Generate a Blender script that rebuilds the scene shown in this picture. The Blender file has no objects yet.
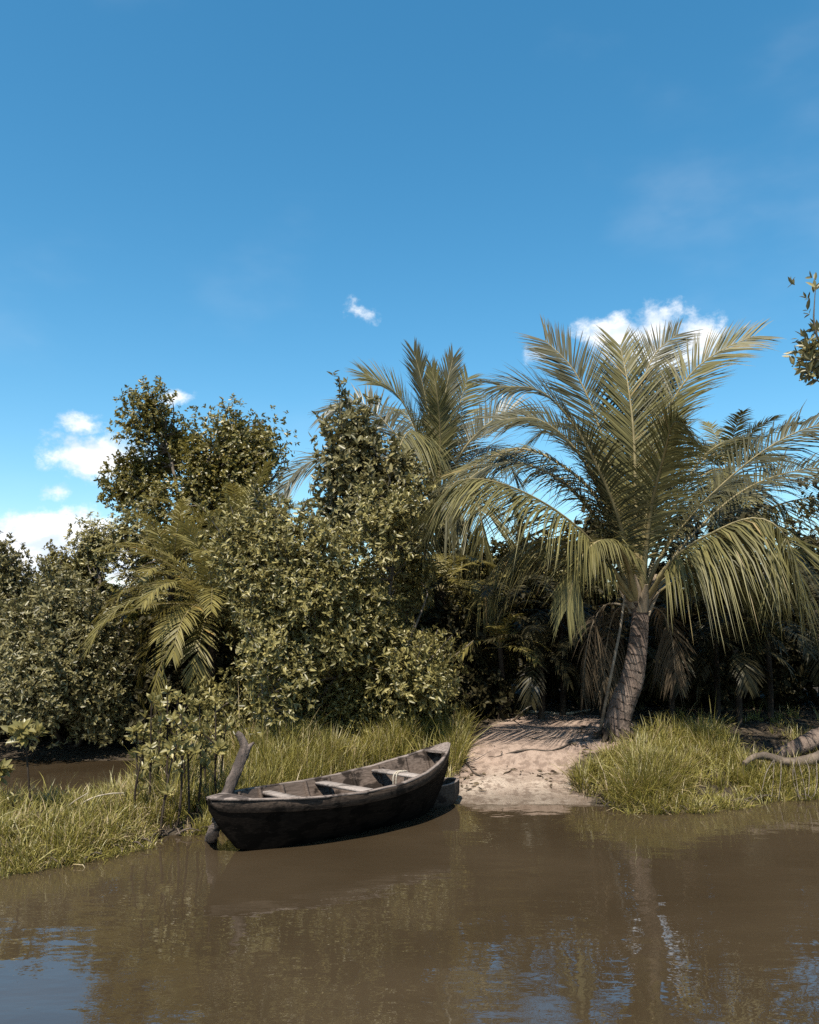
import bpy, math, random
import numpy as np
from mathutils import Vector
rng = np.random.default_rng(7)
random.seed(7)
R = math.radians
sc = bpy.context.scene
COL = sc.collection

# ------------------------------------------------------------------ camera
W, H, F = 819, 1024, 819.0
HORIZON = 625.0
PITCH = math.atan((HORIZON - H / 2) / F)
CAMZ = 2.2
cam_d = bpy.data.cameras.new('camera')
cam = bpy.data.objects.new('camera', cam_d)
COL.objects.link(cam)
cam.location = (0, 0, CAMZ)
cam.rotation_euler = (math.pi / 2 + PITCH, 0, 0)
cam_d.sensor_fit = 'HORIZONTAL'
cam_d.sensor_width = 36.0
cam_d.lens = 36.0 * F / W
cam_d.clip_end = 6000
cam_d.clip_start = 0.05
sc.camera = cam


def ray(px, py):
    u, v = (px - W / 2) / F, (H / 2 - py) / F
    c, s = math.cos(PITCH), math.sin(PITCH)
    return np.array([u, c - v * s, s + v * c])


def at(px, py, D):
    """point that the photograph shows at px,py, D metres away along +Y"""
    r = ray(px, py)
    return np.array([0, 0, CAMZ]) + r * (D / r[1])


def gr(px, py, z=0.0):
    r = ray(px, py)
    k = (z - CAMZ) / r[2]
    return np.array([0, 0, CAMZ]) + r * k


# ------------------------------------------------------------------ render / light
sc.view_settings.view_transform = 'Standard'
sc.view_settings.look = 'None'
sc.view_settings.gamma = 1
sc.view_settings.use_curve_mapping = False
sc.view_settings.exposure = 0.95
sc.render.engine = 'CYCLES'
sc.cycles.max_bounces = 7
sc.cycles.diffuse_bounces = 2
sc.cycles.glossy_bounces = 3
sc.cycles.transmission_bounces = 4
sc.cycles.transparent_max_bounces = 4
sc.cycles.sample_clamp_indirect = 4
sc.cycles.use_denoising = False

SUN = Vector((-0.16, -0.49, 0.857)).normalized()
ld = bpy.data.lights.new('sun', 'SUN')
ld.energy = 5.0
ld.angle = R(0.5)
ld.color = (1.0, 0.94, 0.83)
lo = bpy.data.objects.new('sun', ld)
COL.objects.link(lo)
lo.rotation_euler = SUN.to_track_quat('Z', 'Y').to_euler()
lo.location = (0, 0, 50)


# ------------------------------------------------------------------ node helpers
class NT:
    def __init__(s, tree):
        s.t = tree
        tree.nodes.clear()

    def n(s, typ, **kw):
        nd = s.t.nodes.new(typ)
        for k, v in kw.items():
            if k.startswith('i_'):
                key = k[2:]
                key = int(key) if key.isdigit() else key.replace('_', ' ')
                s.put(nd.inputs[key], v)
            else:
                setattr(nd, k, v)
        return nd

    def put(s, inp, v):
        if isinstance(v, bpy.types.NodeSocket):
            s.t.links.new(v, inp)
        elif isinstance(v, bpy.types.Node):
            s.t.links.new(v.outputs[0], inp)
        else:
            if hasattr(inp, 'default_value') and hasattr(inp.default_value, '__len__') and len(inp.default_value) == 4 and len(v) == 3:
                v = (*v, 1)
            inp.default_value = v

    def math(s, op, a, b=0.0, c=0.0, clamp=False):
        nd = s.t.nodes.new('ShaderNodeMath')
        nd.operation = op
        nd.use_clamp = clamp
        s.put(nd.inputs[0], a)
        s.put(nd.inputs[1], b)
        s.put(nd.inputs[2], c)
        return nd.outputs[0]

    def vmath(s, op, a, b=(0, 0, 0)):
        nd = s.t.nodes.new('ShaderNodeVectorMath')
        nd.operation = op
        s.put(nd.inputs[0], a)
        s.put(nd.inputs[1], b)
        return nd.outputs['Value'] if op in ('LENGTH', 'DOT_PRODUCT') else nd.outputs[0]

    def mix(s, f, a, b, mode='MIX'):
        nd = s.t.nodes.new('ShaderNodeMix')
        nd.data_type = 'RGBA'
        nd.blend_type = mode
        s.put(nd.inputs[0], f)
        s.put(nd.inputs[6], a)
        s.put(nd.inputs[7], b)
        return nd.outputs[2]

    def noise(s, vec, scale, detail=3, rough=0.55):
        nd = s.t.nodes.new('ShaderNodeTexNoise')
        if vec is not None:
            s.put(nd.inputs['Vector'], vec)
        nd.inputs['Scale'].default_value = scale
        nd.inputs['Detail'].default_value = detail
        nd.inputs['Roughness'].default_value = rough
        return nd.outputs[0]

    def step(s, v, a, b, to0=0.0, to1=1.0):
        nd = s.t.nodes.new('ShaderNodeMapRange')
        nd.interpolation_type = 'SMOOTHSTEP'
        s.put(nd.inputs[0], v)
        for i, k in enumerate((a, b, to0, to1)):
            nd.inputs[i + 1].default_value = k
        return nd.outputs[0]


def mat(name):
    m = bpy.data.materials.new(name)
    m.use_nodes = True
    return m, NT(m.node_tree)


# ------------------------------------------------------------------ world: sky with clouds
world = bpy.data.worlds.new('World')
sc.world = world
world.use_nodes = True
nt = NT(world.node_tree)
sky = nt.n('ShaderNodeTexSky', sky_type='NISHITA', sun_disc=False)
sky.sun_elevation = math.asin(SUN.z)
sky.sun_rotation = math.atan2(SUN.x, SUN.y)
sky.altitude = 0
sky.air_density = 1.0
sky.dust_density = 0.7
sky.ozone_density = 1.6
hs = nt.n('ShaderNodeHueSaturation', i_Hue=0.483, i_Saturation=1.34, i_Value=1.0, i_Color=sky)
bg = nt.n('ShaderNodeBackground', i_Color=hs, i_Strength=0.10)
tc = nt.n('ShaderNodeTexCoord')
D3 = tc.outputs['Generated']
clouds = [  # px, py, half width, half height, weight
    (100, 455, 48, 23, 1.2), (122, 462, 26, 14, 1.0), (86, 419, 22, 12, .75), (173, 393, 15, 10, .8), (60, 492, 15, 9, .7),
    (60, 540, 66, 30, 1.7), (20, 566, 70, 48, 1.7), (100, 528, 34, 15, 1.0), (120, 562, 60, 34, .9), (10, 540, 40, 28, 1.3),
    (360, 315, 17, 11, .42), (620, 332, 46, 22, 1.0), (655, 322, 26, 22, .9),
    (702, 336, 28, 26, .9), (660, 352, 70, 20, .75), (540, 354, 22, 11, .4),
    (200, 470, 40, 14, .3)]
wob = nt.vmath('SUBTRACT', nt.n('ShaderNodeTexNoise', i_Vector=D3, i_Scale=16.0, i_Detail=6.0).outputs['Color'], (.5, .5, .5))
DW = nt.vmath('ADD', D3, nt.vmath('MULTIPLY', wob, (.045, .045, .040)))
field = None
for px, py, rx, ry, w in clouds:
    d = Vector(ray(px, py)).normalized()
    az, el = math.atan2(d.x, d.y), math.asin(d.z)
    mp = nt.n('ShaderNodeMapping', vector_type='TEXTURE')
    nt.put(mp.inputs['Vector'], DW)
    mp.inputs['Location'].default_value = d
    mp.inputs['Rotation'].default_value = (el, 0, -az)
    mp.inputs['Scale'].default_value = (rx / F, 1.0, ry / F)
    ln = nt.vmath('LENGTH', mp.outputs[0])
    val = nt.math('MULTIPLY', nt.math('SUBTRACT', 1.25, ln), w)
    field = val if field is None else nt.math('MAXIMUM', field, val)
fb = nt.noise(nt.vmath('MULTIPLY', D3, (1, 1, 1.3)), 34.0, 10, .66)
f2 = nt.math('ADD', field, nt.math('MULTIPLY', nt.math('SUBTRACT', fb, .5), 2.0))
mask = nt.step(f2, 0.10, 1.0)
# thin veil of high cloud
veil = nt.math('MULTIPLY', nt.step(nt.noise(nt.vmath('MULTIPLY', D3, (1, 1, 2.2)), 3.0, 5, .5), .5, .8), .10)
mask = nt.math('MAXIMUM', mask, veil)
shade = nt.mix(nt.step(nt.noise(nt.vmath('MULTIPLY', D3, (1, 1, 2.0)), 18.0, 6), .38, .58), (.66, .75, .86), (1, 1, 1))
bgc = nt.n('ShaderNodeBackground', i_Color=shade, i_Strength=0.66)
mx = nt.n('ShaderNodeMixShader')
nt.put(mx.inputs[0], mask)
nt.put(mx.inputs[1], bg)
nt.put(mx.inputs[2], bgc)
out = nt.n('ShaderNodeOutputWorld', i_Surface=mx)

# ------------------------------------------------------------------ materials


def bump(nt, height, strength=.4, dist=.02):
    b = nt.n('ShaderNodeBump', i_Strength=strength, i_Distance=dist)
    nt.put(b.inputs['Height'], height)
    return b


def leaf_mat(name, a, b, c=None, rough=.42, trans=.28, tcol=None, spec=.5, odd=.93):
    """a,b: leaf colours picked leaf by leaf, c: a few odd (dry/young) leaves"""
    m, nt = mat(name)
    g = nt.n('ShaderNodeNewGeometry')
    rnd = g.outputs['Random Per Island']
    col = nt.mix(rnd, a, b)
    if c:
        col = nt.mix(nt.step(rnd, odd - .03, odd + .03), col, c)
    ob = nt.n('ShaderNodeTexCoord').outputs['Object']
    col = nt.mix(nt.math('MULTIPLY', nt.step(nt.noise(ob, .9, 2), .3, .7), .5), col, nt.mix(.55, col, b))
    p = nt.n('ShaderNodeBsdfPrincipled', i_Roughness=rough)
    nt.put(p.inputs['Base Color'], col)
    p.inputs['Specular IOR Level'].default_value = spec
    t = nt.n('ShaderNodeBsdfTranslucent')
    nt.put(t.inputs[0], nt.mix(.6, col, tcol or tuple(min(1, k * 1.7) for k in b)))
    ms = nt.n('ShaderNodeMixShader')
    ms.inputs[0].default_value = trans
    nt.put(ms.inputs[1], p)
    nt.put(ms.inputs[2], t)
    nt.n('ShaderNodeOutputMaterial', i_Surface=ms)
    return m


def solid_mat(name, a, b, scale=8, rough=.8, stretch=(1, 1, 1), bs=.5, bd=.01, spec=.3, fine=40, c=None, lo=.35, hi=.65):
    m, nt = mat(name)
    ob = nt.vmath('MULTIPLY', nt.n('ShaderNodeTexCoord').outputs['Object'], stretch)
    n1 = nt.noise(ob, scale, 5, .6)
    n2 = nt.noise(ob, fine, 4, .65)
    col = nt.mix(nt.step(n1, lo, hi), a, b)
    if c:
        col = nt.mix(nt.step(n2, .52, .66), col, c)
    p = nt.n('ShaderNodeBsdfPrincipled', i_Roughness=rough)
    nt.put(p.inputs['Base Color'], col)
    p.inputs['Specular IOR Level'].default_value = spec
    h = nt.math('ADD', nt.math('MULTIPLY', n1, .5), nt.math('MULTIPLY', n2, .6))
    nt.put(p.inputs['Normal'], bump(nt, h, bs, bd))
    nt.n('ShaderNodeOutputMaterial', i_Surface=p)
    return m


M = {}
M['coco'] = leaf_mat('coconut_leaflet', (.042, .038, .014), (.145, .126, .044), (.21, .155, .07), rough=.50, trans=.12, spec=.22)
M['coco_shaded'] = leaf_mat('coconut_leaflet_shaded', (.028, .026, .012), (.078, .070, .030), None, rough=.48, trans=.08, spec=.25)  # darker copy of coco: shade on frond undersides put into the colour
M['coco_old'] = leaf_mat('coconut_leaflet_yellowing', (.070, .060, .022), (.17, .142, .052), (.22, .14, .06), rough=.5, trans=.18, spec=.22, odd=.85)
M['coco_grey'] = leaf_mat('coconut_leaflet_cool', (.038, .036, .020), (.090, .083, .047), None, rough=.42, trans=.12, spec=.35)
M['smallpalm'] = leaf_mat('palm_leaflet', (.085, .073, .020), (.185, .150, .040), (.26, .16, .045), rough=.52, trans=.25, spec=.3)
M['shadedpalm'] = leaf_mat('understorey_leaflet_shaded', (.020, .017, .008), (.050, .043, .020), None, rough=.45, trans=.10, spec=.15)  # leaflet colour darkened to stand in for the understorey shade
M['deadfrond'] = leaf_mat('dead_leaflet', (.045, .032, .020), (.11, .080, .048), None, rough=.8, trans=.1, spec=.2)
M['mangrove'] = leaf_mat('mangrove_leaf', (.058, .051, .020), (.165, .142, .056), (.24, .20, .085), rough=.42, trans=.16, odd=.92, spec=.4)
M['mangrove_pale'] = leaf_mat('mangrove_leaf_pale', (.060, .053, .017), (.215, .182, .060), (.29, .24, .085), rough=.42, trans=.18, odd=.92, spec=.4)
M['sapling'] = leaf_mat('sapling_leaf', (.10, .088, .028), (.24, .20, .066), (.30, .25, .10), rough=.42, trans=.25)
M['treeleaf'] = leaf_mat('tree_leaf', (.054, .047, .011), (.175, .145, .033), (.22, .165, .04), rough=.42, trans=.22)
M['shadedleaf'] = leaf_mat('undergrowth_leaf_shaded', (.016, .0135, .006), (.045, .038, .017), None, rough=.5, trans=.1, spec=.1)  # shade under the trees is put into this leaf colour
M['grass'] = leaf_mat('grass_blade', (.092, .082, .017), (.25, .21, .045), (.28, .205, .11), rough=.5, trans=.25, odd=.87)
M['drygrass'] = leaf_mat('dry_grass_blade', (.14, .105, .055), (.28, .215, .12), None, rough=.7, trans=.15, spec=.2)
M['rachis'] = solid_mat('palm_midrib', (.12, .095, .042), (.20, .16, .075), 5, .5, bs=.2)
M['deadrachis'] = solid_mat('dead_midrib', (.14, .11, .075), (.24, .19, .13), 5, .7, bs=.2)
M['bark'] = solid_mat('bark', (.075, .060, .045), (.16, .13, .10), 6, .85, (1, 1, .3), .6, .02)
M['darkbark'] = solid_mat('dark_bark', (.022, .016, .012), (.055, .042, .031), 6, .85, (1, 1, .3), .6, .02, spec=.05)
M['boot'] = solid_mat('leaf_base', (.12, .09, .06), (.26, .20, .135), 6, .8, (1, 1, .3), .5, .01)
M['drift'] = solid_mat('driftwood', (.045, .033, .027), (.125, .095, .078), 7, .85, (1, 1, .3), 1.0, .05, c=(.05, .04, .035))
M['bamboo'] = solid_mat('pole_wood', (.10, .075, .052), (.19, .15, .105), 8, .7, bs=.3)
M['log'] = solid_mat('log_wood', (.06, .044, .032), (.14, .105, .076), 4, .85, (1, 1, 1), .8, .02, c=(.09, .07, .055))
M['stick'] = solid_mat('stick_wood', (.20, .16, .115), (.36, .30, .22), 8, .8, bs=.3)
M['debris'] = solid_mat('dark_debris', (.03, .022, .016), (.08, .06, .045), 8, .9, bs=.5)


def palm_trunk_mat():
    m, nt = mat('palm_trunk_bark')
    ob = nt.n('ShaderNodeTexCoord').outputs['Object']
    uv = nt.n('ShaderNodeAttribute', attribute_name='along').outputs['Fac']
    n1 = nt.noise(ob, 5, 5, .6)
    n2 = nt.noise(nt.vmath('MULTIPLY', ob, (1, 1, .4)), 34, 4, .65)
    w = nt.math('FRACT', nt.math('ADD', nt.math('MULTIPLY', uv, 19.0), nt.math('MULTIPLY', n1, 1.8)))
    ring = nt.math('MULTIPLY', nt.math('SUBTRACT', 1.0, nt.step(nt.math('ABSOLUTE', nt.math('SUBTRACT', w, .5)), .0, .16)), nt.step(n2, .35, .6, .25, 1.0))
    col = nt.mix(nt.step(n1, .35, .65), (.085, .059, .045), (.165, .120, .092))
    col = nt.mix(nt.math('MULTIPLY', nt.step(n2, .5, .68), .7), col, (.07, .05, .042))
    col = nt.mix(nt.math('MULTIPLY', ring, .4), col, (.05, .036, .03))
    p = nt.n('ShaderNodeBsdfPrincipled', i_Roughness=.85)
    p.inputs['Specular IOR Level'].default_value = .25
    nt.put(p.inputs['Base Color'], col)
    h = nt.math('SUBTRACT', nt.math('ADD', n2, nt.math('MULTIPLY', n1, .6)), nt.math('MULTIPLY', ring, 1.2))
    nt.put(p.inputs['Normal'], bump(nt, h, .8, .03))
    nt.n('ShaderNodeOutputMaterial', i_Surface=p)
    return m


M['palmtrunk'] = palm_trunk_mat()


def boat_mat(name, a, b, c, rough, worn=.0, spec=.4):
    """weathered planks: grain along the boat (object x), dark stains, pale scuffs"""
    m, nt = mat(name)
    ob = nt.n('ShaderNodeTexCoord').outputs['Object']
    gr_ = nt.noise(nt.vmath('MULTIPLY', ob, (1.2, 9, 14)), 5, 5, .65)
    bl = nt.noise(nt.vmath('MULTIPLY', ob, (1, 1, 1.6)), 3.2, 5, .6)
    sc_ = nt.noise(nt.vmath('MULTIPLY', ob, (.7, 3, 7)), 9, 6, .7)
    col = nt.mix(nt.step(gr_, .3, .7), a, b)
    col = nt.mix(nt.step(bl, .50, .58), col, c)
    if worn:
        col = nt.mix(nt.math('MULTIPLY', nt.step(sc_, .60, .70), worn), col, (.20, .16, .13))
    p = nt.n('ShaderNodeBsdfPrincipled')
    nt.put(p.inputs['Base Color'], col)
    nt.put(p.inputs['Roughness'], nt.step(bl, .3, .7, rough + .12, rough - .08))
    p.inputs['Specular IOR Level'].default_value = spec
    nt.put(p.inputs['Normal'], bump(nt, nt.math('ADD', gr_, nt.math('MULTIPLY', sc_, .6)), .5, .008))
    nt.n('ShaderNodeOutputMaterial', i_Surface=p)
    return m


M['tar'] = boat_mat('tarred_hull', (.004, .003, .0024), (.009, .007, .0055), (.0025, .002, .0016), .7, .08, .03)
M['strake'] = boat_mat('top_plank_wood', (.014, .010, .008), (.044, .032, .024), (.006, .0045, .0035), .7, .35, .10)
M['inside'] = boat_mat('inner_planks', (.055, .040, .031), (.115, .086, .069), (.018, .013, .010), .75, .25, .08)
M['gunwale'] = boat_mat('gunwale_wood', (.10, .078, .065), (.22, .175, .15), (.04, .03, .025), .65, .3, .2)
M['thwart'] = boat_mat('thwart_wood', (.17, .14, .122), (.29, .245, .215), (.10, .082, .07), .6, .3, .35)
M['dug'] = boat_mat('dugout_wood', (.026, .020, .016), (.06, .047, .038), (.016, .012, .01), .7, .15, .1)
M['rope'] = solid_mat('rope', (.25, .21, .16), (.4, .35, .28), 30, .9, bs=.3)


def ground_mat():
    m, nt = mat('bank_earth')
    g = nt.n('ShaderNodeNewGeometry').outputs['Position']
    s = nt.n('ShaderNodeAttribute', attribute_name='sand').outputs['Fac']
    n1 = nt.noise(g, 1.6, 6, .6)
    n2 = nt.noise(g, 9, 6, .65)
    n3 = nt.noise(g, 60, 4, .6)
    vor = nt.n('ShaderNodeTexVoronoi', i_Scale=14.0)
    nt.put(vor.inputs['Vector'], g)
    sandc = nt.mix(nt.step(n1, .38, .62), (.37, .295, .23), (.225, .168, .128))
    sandc = nt.mix(nt.math('MULTIPLY', nt.step(n2, .49, .58), .75), sandc, (.14, .098, .072))
    sandc = nt.mix(nt.math('MULTIPLY', nt.step(n3, .55, .63), .6), sandc, (.10, .068, .048))
    upper = nt.step(nt.math('ADD', nt.n('ShaderNodeSeparateXYZ', i_0=g).outputs[1], n2), 11.6, 12.6)
    sandc = nt.mix(nt.math('MULTIPLY', upper, .75), sandc, nt.mix(nt.step(n2, .42, .62), (.26, .182, .14), (.165, .115, .088)))
    soil = nt.mix(nt.step(n2, .4, .62), (.018, .013, .008), (.055, .040, .026))  # dark earth, its colour deepened further to stand in for shade on the bank
    soil = nt.mix(nt.math('MULTIPLY', nt.step(n3, .58, .66), .6), soil, (.10, .075, .048))
    f = nt.step(nt.math('ADD', s, nt.math('MULTIPLY', nt.math('SUBTRACT', n2, .5), 1.1)), .32, .62)
    col = nt.mix(f, soil, sandc)
    z = nt.n('ShaderNodeSeparateXYZ', i_0=g).outputs[2]
    wet = nt.step(nt.math('ADD', z, nt.math('MULTIPLY', nt.math('SUBTRACT', n1, .5), .12)), .02, .15)
    col = nt.mix(wet, nt.mix(.55, col, (.05, .038, .026)), col)
    p = nt.n('ShaderNodeBsdfPrincipled')
    nt.put(p.inputs['Base Color'], col)
    nt.put(p.inputs['Roughness'], nt.math('ADD', .45, nt.math('MULTIPLY', wet, .45)))
    p.inputs['Specular IOR Level'].default_value = .25
    h = nt.math('ADD', nt.math('ADD', nt.math('MULTIPLY', n2, .8), nt.math('MULTIPLY', n3, .3)), nt.math('MULTIPLY', vor.outputs[0], .2))
    nt.put(p.inputs['Normal'], bump(nt, h, .9, .06))
    nt.n('ShaderNodeOutputMaterial', i_Surface=p)
    return m


def water_mat():
    m, nt = mat('muddy_water')
    g = nt.n('ShaderNodeNewGeometry').outputs['Position']
    n0 = nt.noise(nt.vmath('MULTIPLY', g, (.75, 1.25, 1)), 1.1, 2, .5)
    n1 = nt.noise(nt.vmath('MULTIPLY', g, (.8, 1.5, 1)), 3.0, 2, .5)
    n2 = nt.noise(nt.vmath('MULTIPLY', g, (.8, 1.6, 1)), 11, 2, .5)
    calm = nt.step(nt.noise(g, .5, 2), .35, .65, .45, 1.0)
    h = nt.math('ADD', nt.math('ADD', nt.math('MULTIPLY', n0, 1.0), nt.math('MULTIPLY', n1, .36)), nt.math('MULTIPLY', nt.math('MULTIPLY', n2, .085), calm))
    b = nt.n('ShaderNodeBump', i_Strength=1.0, i_Distance=.010)
    nt.put(b.inputs['Height'], h)
    big = nt.noise(g, .35, 3)
    col = nt.mix(nt.step(big, .35, .65), (.034, .0235, .0132), (.046, .0325, .019))
    p = nt.n('ShaderNodeBsdfPrincipled', i_Roughness=.012, i_IOR=2.1)
    p.inputs['Specular IOR Level'].default_value = .5
    nt.put(p.inputs['Base Color'], col)
    nt.put(p.inputs['Normal'], b)
    nt.n('ShaderNodeOutputMaterial', i_Surface=p)
    return m


# ------------------------------------------------------------------ mesh helpers
class MB:
    """collects vertex / face arrays"""

    def __init__(s):
        s.v, s.f, s.n, s.attr = [], [], 0, []

    def add(s, v, f, attr=None):
        v = np.asarray(v, float).reshape(-1, 3)
        s.v.append(v)
        f = np.asarray(f, int) + s.n
        s.f.append(f)
        s.n += len(v)
        s.attr.append(np.zeros(len(v)) if attr is None else np.asarray(attr, float))

    def build(s, name, material, parent=None, smooth=False, attr=None, loc=None):
        me = bpy.data.meshes.new(name)
        V = np.concatenate(s.v)
        if loc is not None:
            V = V - np.asarray(loc)
        fs = []
        for f in s.f:
            fs.append((f.shape[1], f))
        nl = sum(f.size for _, f in fs)
        npoly = sum(len(f) for _, f in fs)
        me.vertices.add(len(V))
        me.vertices.foreach_set('co', V.ravel().astype(np.float32))
        me.loops.add(nl)
        me.loops.foreach_set('vertex_index', np.concatenate([f.ravel() for _, f in fs]).astype(np.int32))
        me.polygons.add(npoly)
        tot = np.concatenate([np.full(len(f), k) for k, f in fs])
        st = np.concatenate([[0], np.cumsum(tot)[:-1]])
        me.polygons.foreach_set('loop_start', st.astype(np.int32))
        if smooth:
            me.polygons.foreach_set('use_smooth', np.ones(npoly, bool))
        if attr:
            a = me.attributes.new(attr, 'FLOAT', 'POINT')
            a.data.foreach_set('value', np.concatenate(s.attr).astype(np.float32))
        me.update(calc_edges=True)
        me.validate()
        me.materials.append(material)
        o = bpy.data.objects.new(name, me)
        COL.objects.link(o)
        if parent is not None:
            o.parent = parent
            # parents are plain Empties at their own place: meshes are given in world space
            off = world_of(parent)
            if loc is None:
                me.transform(__import__('mathutils').Matrix.Translation(-Vector(off)))
            else:
                o.location = Vector(loc) - Vector(off)
        elif loc is not None:
            o.location = loc
        return o


def world_of(o):
    p = Vector((0, 0, 0))
    while o is not None:
        p += o.location
        o = o.parent
    return p


def empty(name, label, cat, loc, group=None):
    o = bpy.data.objects.new(name, None)
    COL.objects.link(o)
    o.empty_display_size = .2
    o.location = loc
    tag(o, label, cat, group)
    return o


def tag(o, label=None, cat=None, group=None, kind=None):
    if label:
        o['label'] = label
    if cat:
        o['category'] = cat
    if group:
        o['group'] = group
    if kind:
        o['kind'] = kind
    return o


def nrm(a):
    return a / np.maximum(np.linalg.norm(a, axis=-1, keepdims=True), 1e-9)


def smooth_path(P, n):
    """centripetal-ish Catmull-Rom through P, n samples evenly spaced"""
    P = np.asarray(P, float)
    if len(P) == 2:
        t = np.linspace(0, 1, n)[:, None]
        return P[0] * (1 - t) + P[1] * t
    Q = np.vstack([2 * P[0] - P[1], P, 2 * P[-1] - P[-2]])
    pts = []
    for i in range(1, len(Q) - 2):
        p0, p1, p2, p3 = Q[i - 1], Q[i], Q[i + 1], Q[i + 2]
        for t in np.linspace(0, 1, 16, endpoint=False):
            pts.append(.5 * ((2 * p1) + (-p0 + p2) * t + (2 * p0 - 5 * p1 + 4 * p2 - p3) * t * t + (-p0 + 3 * p1 - 3 * p2 + p3) * t ** 3))
    pts.append(P[-1])
    pts = np.array(pts)
    s = np.concatenate([[0], np.cumsum(np.linalg.norm(np.diff(pts, axis=0), axis=1))])
    u = np.linspace(0, s[-1], n)
    return np.stack([np.interp(u, s, pts[:, k]) for k in range(3)], 1)


def tube(mb, P, r, k=7, n=None, jitter=0.0, flat=1.0, cap=True):
    """tapered tube along path P; r: list of radii interpolated along it"""
    P = smooth_path(P, n or max(4, 4 * len(P)))
    n = len(P)
    rr = np.interp(np.linspace(0, 1, n), np.linspace(0, 1, len(r)), r)
    T = nrm(np.gradient(P, axis=0))
    ref = np.array([0, 0, 1.0]) if abs(T[0, 2]) < .9 else np.array([0, 1.0, 0])
    B = nrm(np.cross(T, ref))
    N = np.cross(B, T)
    a = np.linspace(0, 2 * np.pi, k, endpoint=False)
    ring = np.cos(a)[None, :, None] * B[:, None] + flat * np.sin(a)[None, :, None] * N[:, None]
    rad = rr[:, None, None] * np.ones((n, k, 1))
    if jitter:
        rad = rad * (1 + jitter * rng.normal(size=(n, k, 1)))
    V = (P[:, None] + ring * rad).reshape(-1, 3)
    i, j = np.meshgrid(np.arange(n - 1), np.arange(k), indexing='ij')
    j2 = (j + 1) % k
    f = np.stack([i * k + j, i * k + j2, (i + 1) * k + j2, (i + 1) * k + j], -1).reshape(-1, 4)
    al = np.repeat(np.linspace(0, 1, n), k)
    mb.add(V, f, al)
    if cap:
        for c, base, flip in ((P[0], 0, 1), (P[-1], (n - 1) * k, 0)):
            vv = np.vstack([V[base:base + k], c])
            ff = [[q, (q + 1) % k, k] if flip == 0 else [(q + 1) % k, q, k] for q in range(k)]
            mb.add(vv, ff, np.full(k + 1, float(flip == 0)))
    return P


def leaves(mb, P, Dn, L, Wd, up=None, fold=.25, curl=.15):
    """leaf blades: P base points, Dn directions, L lengths, Wd half widths; folded along the midrib"""
    n = len(P)
    if up is None:
        up = rng.normal(size=(n, 3)) * .5 + np.array([0, 0, 1.0])
    S = nrm(np.cross(Dn, up))
    N = nrm(np.cross(S, Dn))
    L = np.broadcast_to(L, n)[:, None]
    Wd = np.broadcast_to(Wd, n)[:, None]
    a = P
    t = P + Dn * L - N * L * curl
    m1 = P + Dn * L * .32 + N * Wd * fold
    m2 = P + Dn * L * .68 + N * (Wd * fold - L * curl * .4)
    V = np.stack([a, m1 - S * Wd, m2 - S * Wd * .85, t, m2 + S * Wd * .85, m1 + S * Wd], 1).reshape(-1, 3)
    b = np.arange(n)[:, None] * 6
    f = np.concatenate([b + np.array([0, 1, 2, 3]), b + np.array([0, 3, 4, 5])])
    mb.add(V, f)


def sines(p, freq, seed, oct_=3):
    r = np.random.default_rng(seed)
    v = np.zeros(len(p))
    for o in range(oct_):
        for _ in range(4):
            k = r.normal(size=3) * freq * (1.8 ** o)
            v += np.sin(p @ k + r.uniform(0, 6.28)) / (1.6 ** o)
    return v / 4


# ------------------------------------------------------------------ terrain
def px_poly(pts, z=0.0):
    return np.array([gr(a, b, c[0] if c else z)[:2] for a, b, *c in pts])


shore = px_poly([(-420, 905), (-150, 888), (0, 872), (60, 862), (110, 852), (160, 838), (205, 831), (250, 818), (300, 807), (380, 798), (440, 797), (458, 804),
                 (500, 804), (560, 803), (600, 806), (640, 811), (700, 809), (750, 803), (770, 799), (819, 797), (900, 794), (1100, 790)])
LAND = np.vstack([[[-900, 5.0], [-30, 5.6]], shore, [[40, 12.0], [900, 14], [900, 1800], [-900, 1800]]])
INLET = px_poly([(-700, 818), (-200, 812), (0, 806), (60, 801), (105, 793), (126, 780), (134, 768), (128, 761), (60, 760), (0, 760), (-200, 761), (-900, 763)])


def pdist(P, poly):
    """signed distance, positive inside"""
    P = np.asarray(P, float)
    A = poly
    B = np.roll(poly, -1, 0)
    d = np.full(len(P), 1e9)
    ins = np.zeros(len(P), bool)
    for a, b in zip(A, B):
        e = b - a
        w = P - a
        t = np.clip((w @ e) / (e @ e), 0, 1)
        q = w - t[:, None] * e
        d = np.minimum(d, np.hypot(q[:, 0], q[:, 1]))
        c = ((a[1] <= P[:, 1]) & (b[1] > P[:, 1])) | ((b[1] <= P[:, 1]) & (a[1] > P[:, 1]))
        if abs(b[1] - a[1]) > 1e-12:
            xi = a[0] + (P[:, 1] - a[1]) / (b[1] - a[1]) * e[0]
            ins ^= c & (P[:, 0] < xi)
    return np.where(ins, d, -d)


SANDPX = px_poly([(448, 812), (605, 812), (572, 792), (568, 768, .25), (590, 752, .4), (640, 742, .5), (640, 722, .6), (600, 713, .65), (520, 712, .65), (485, 728, .55), (462, 750, .4), (450, 780, .15)])


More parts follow.
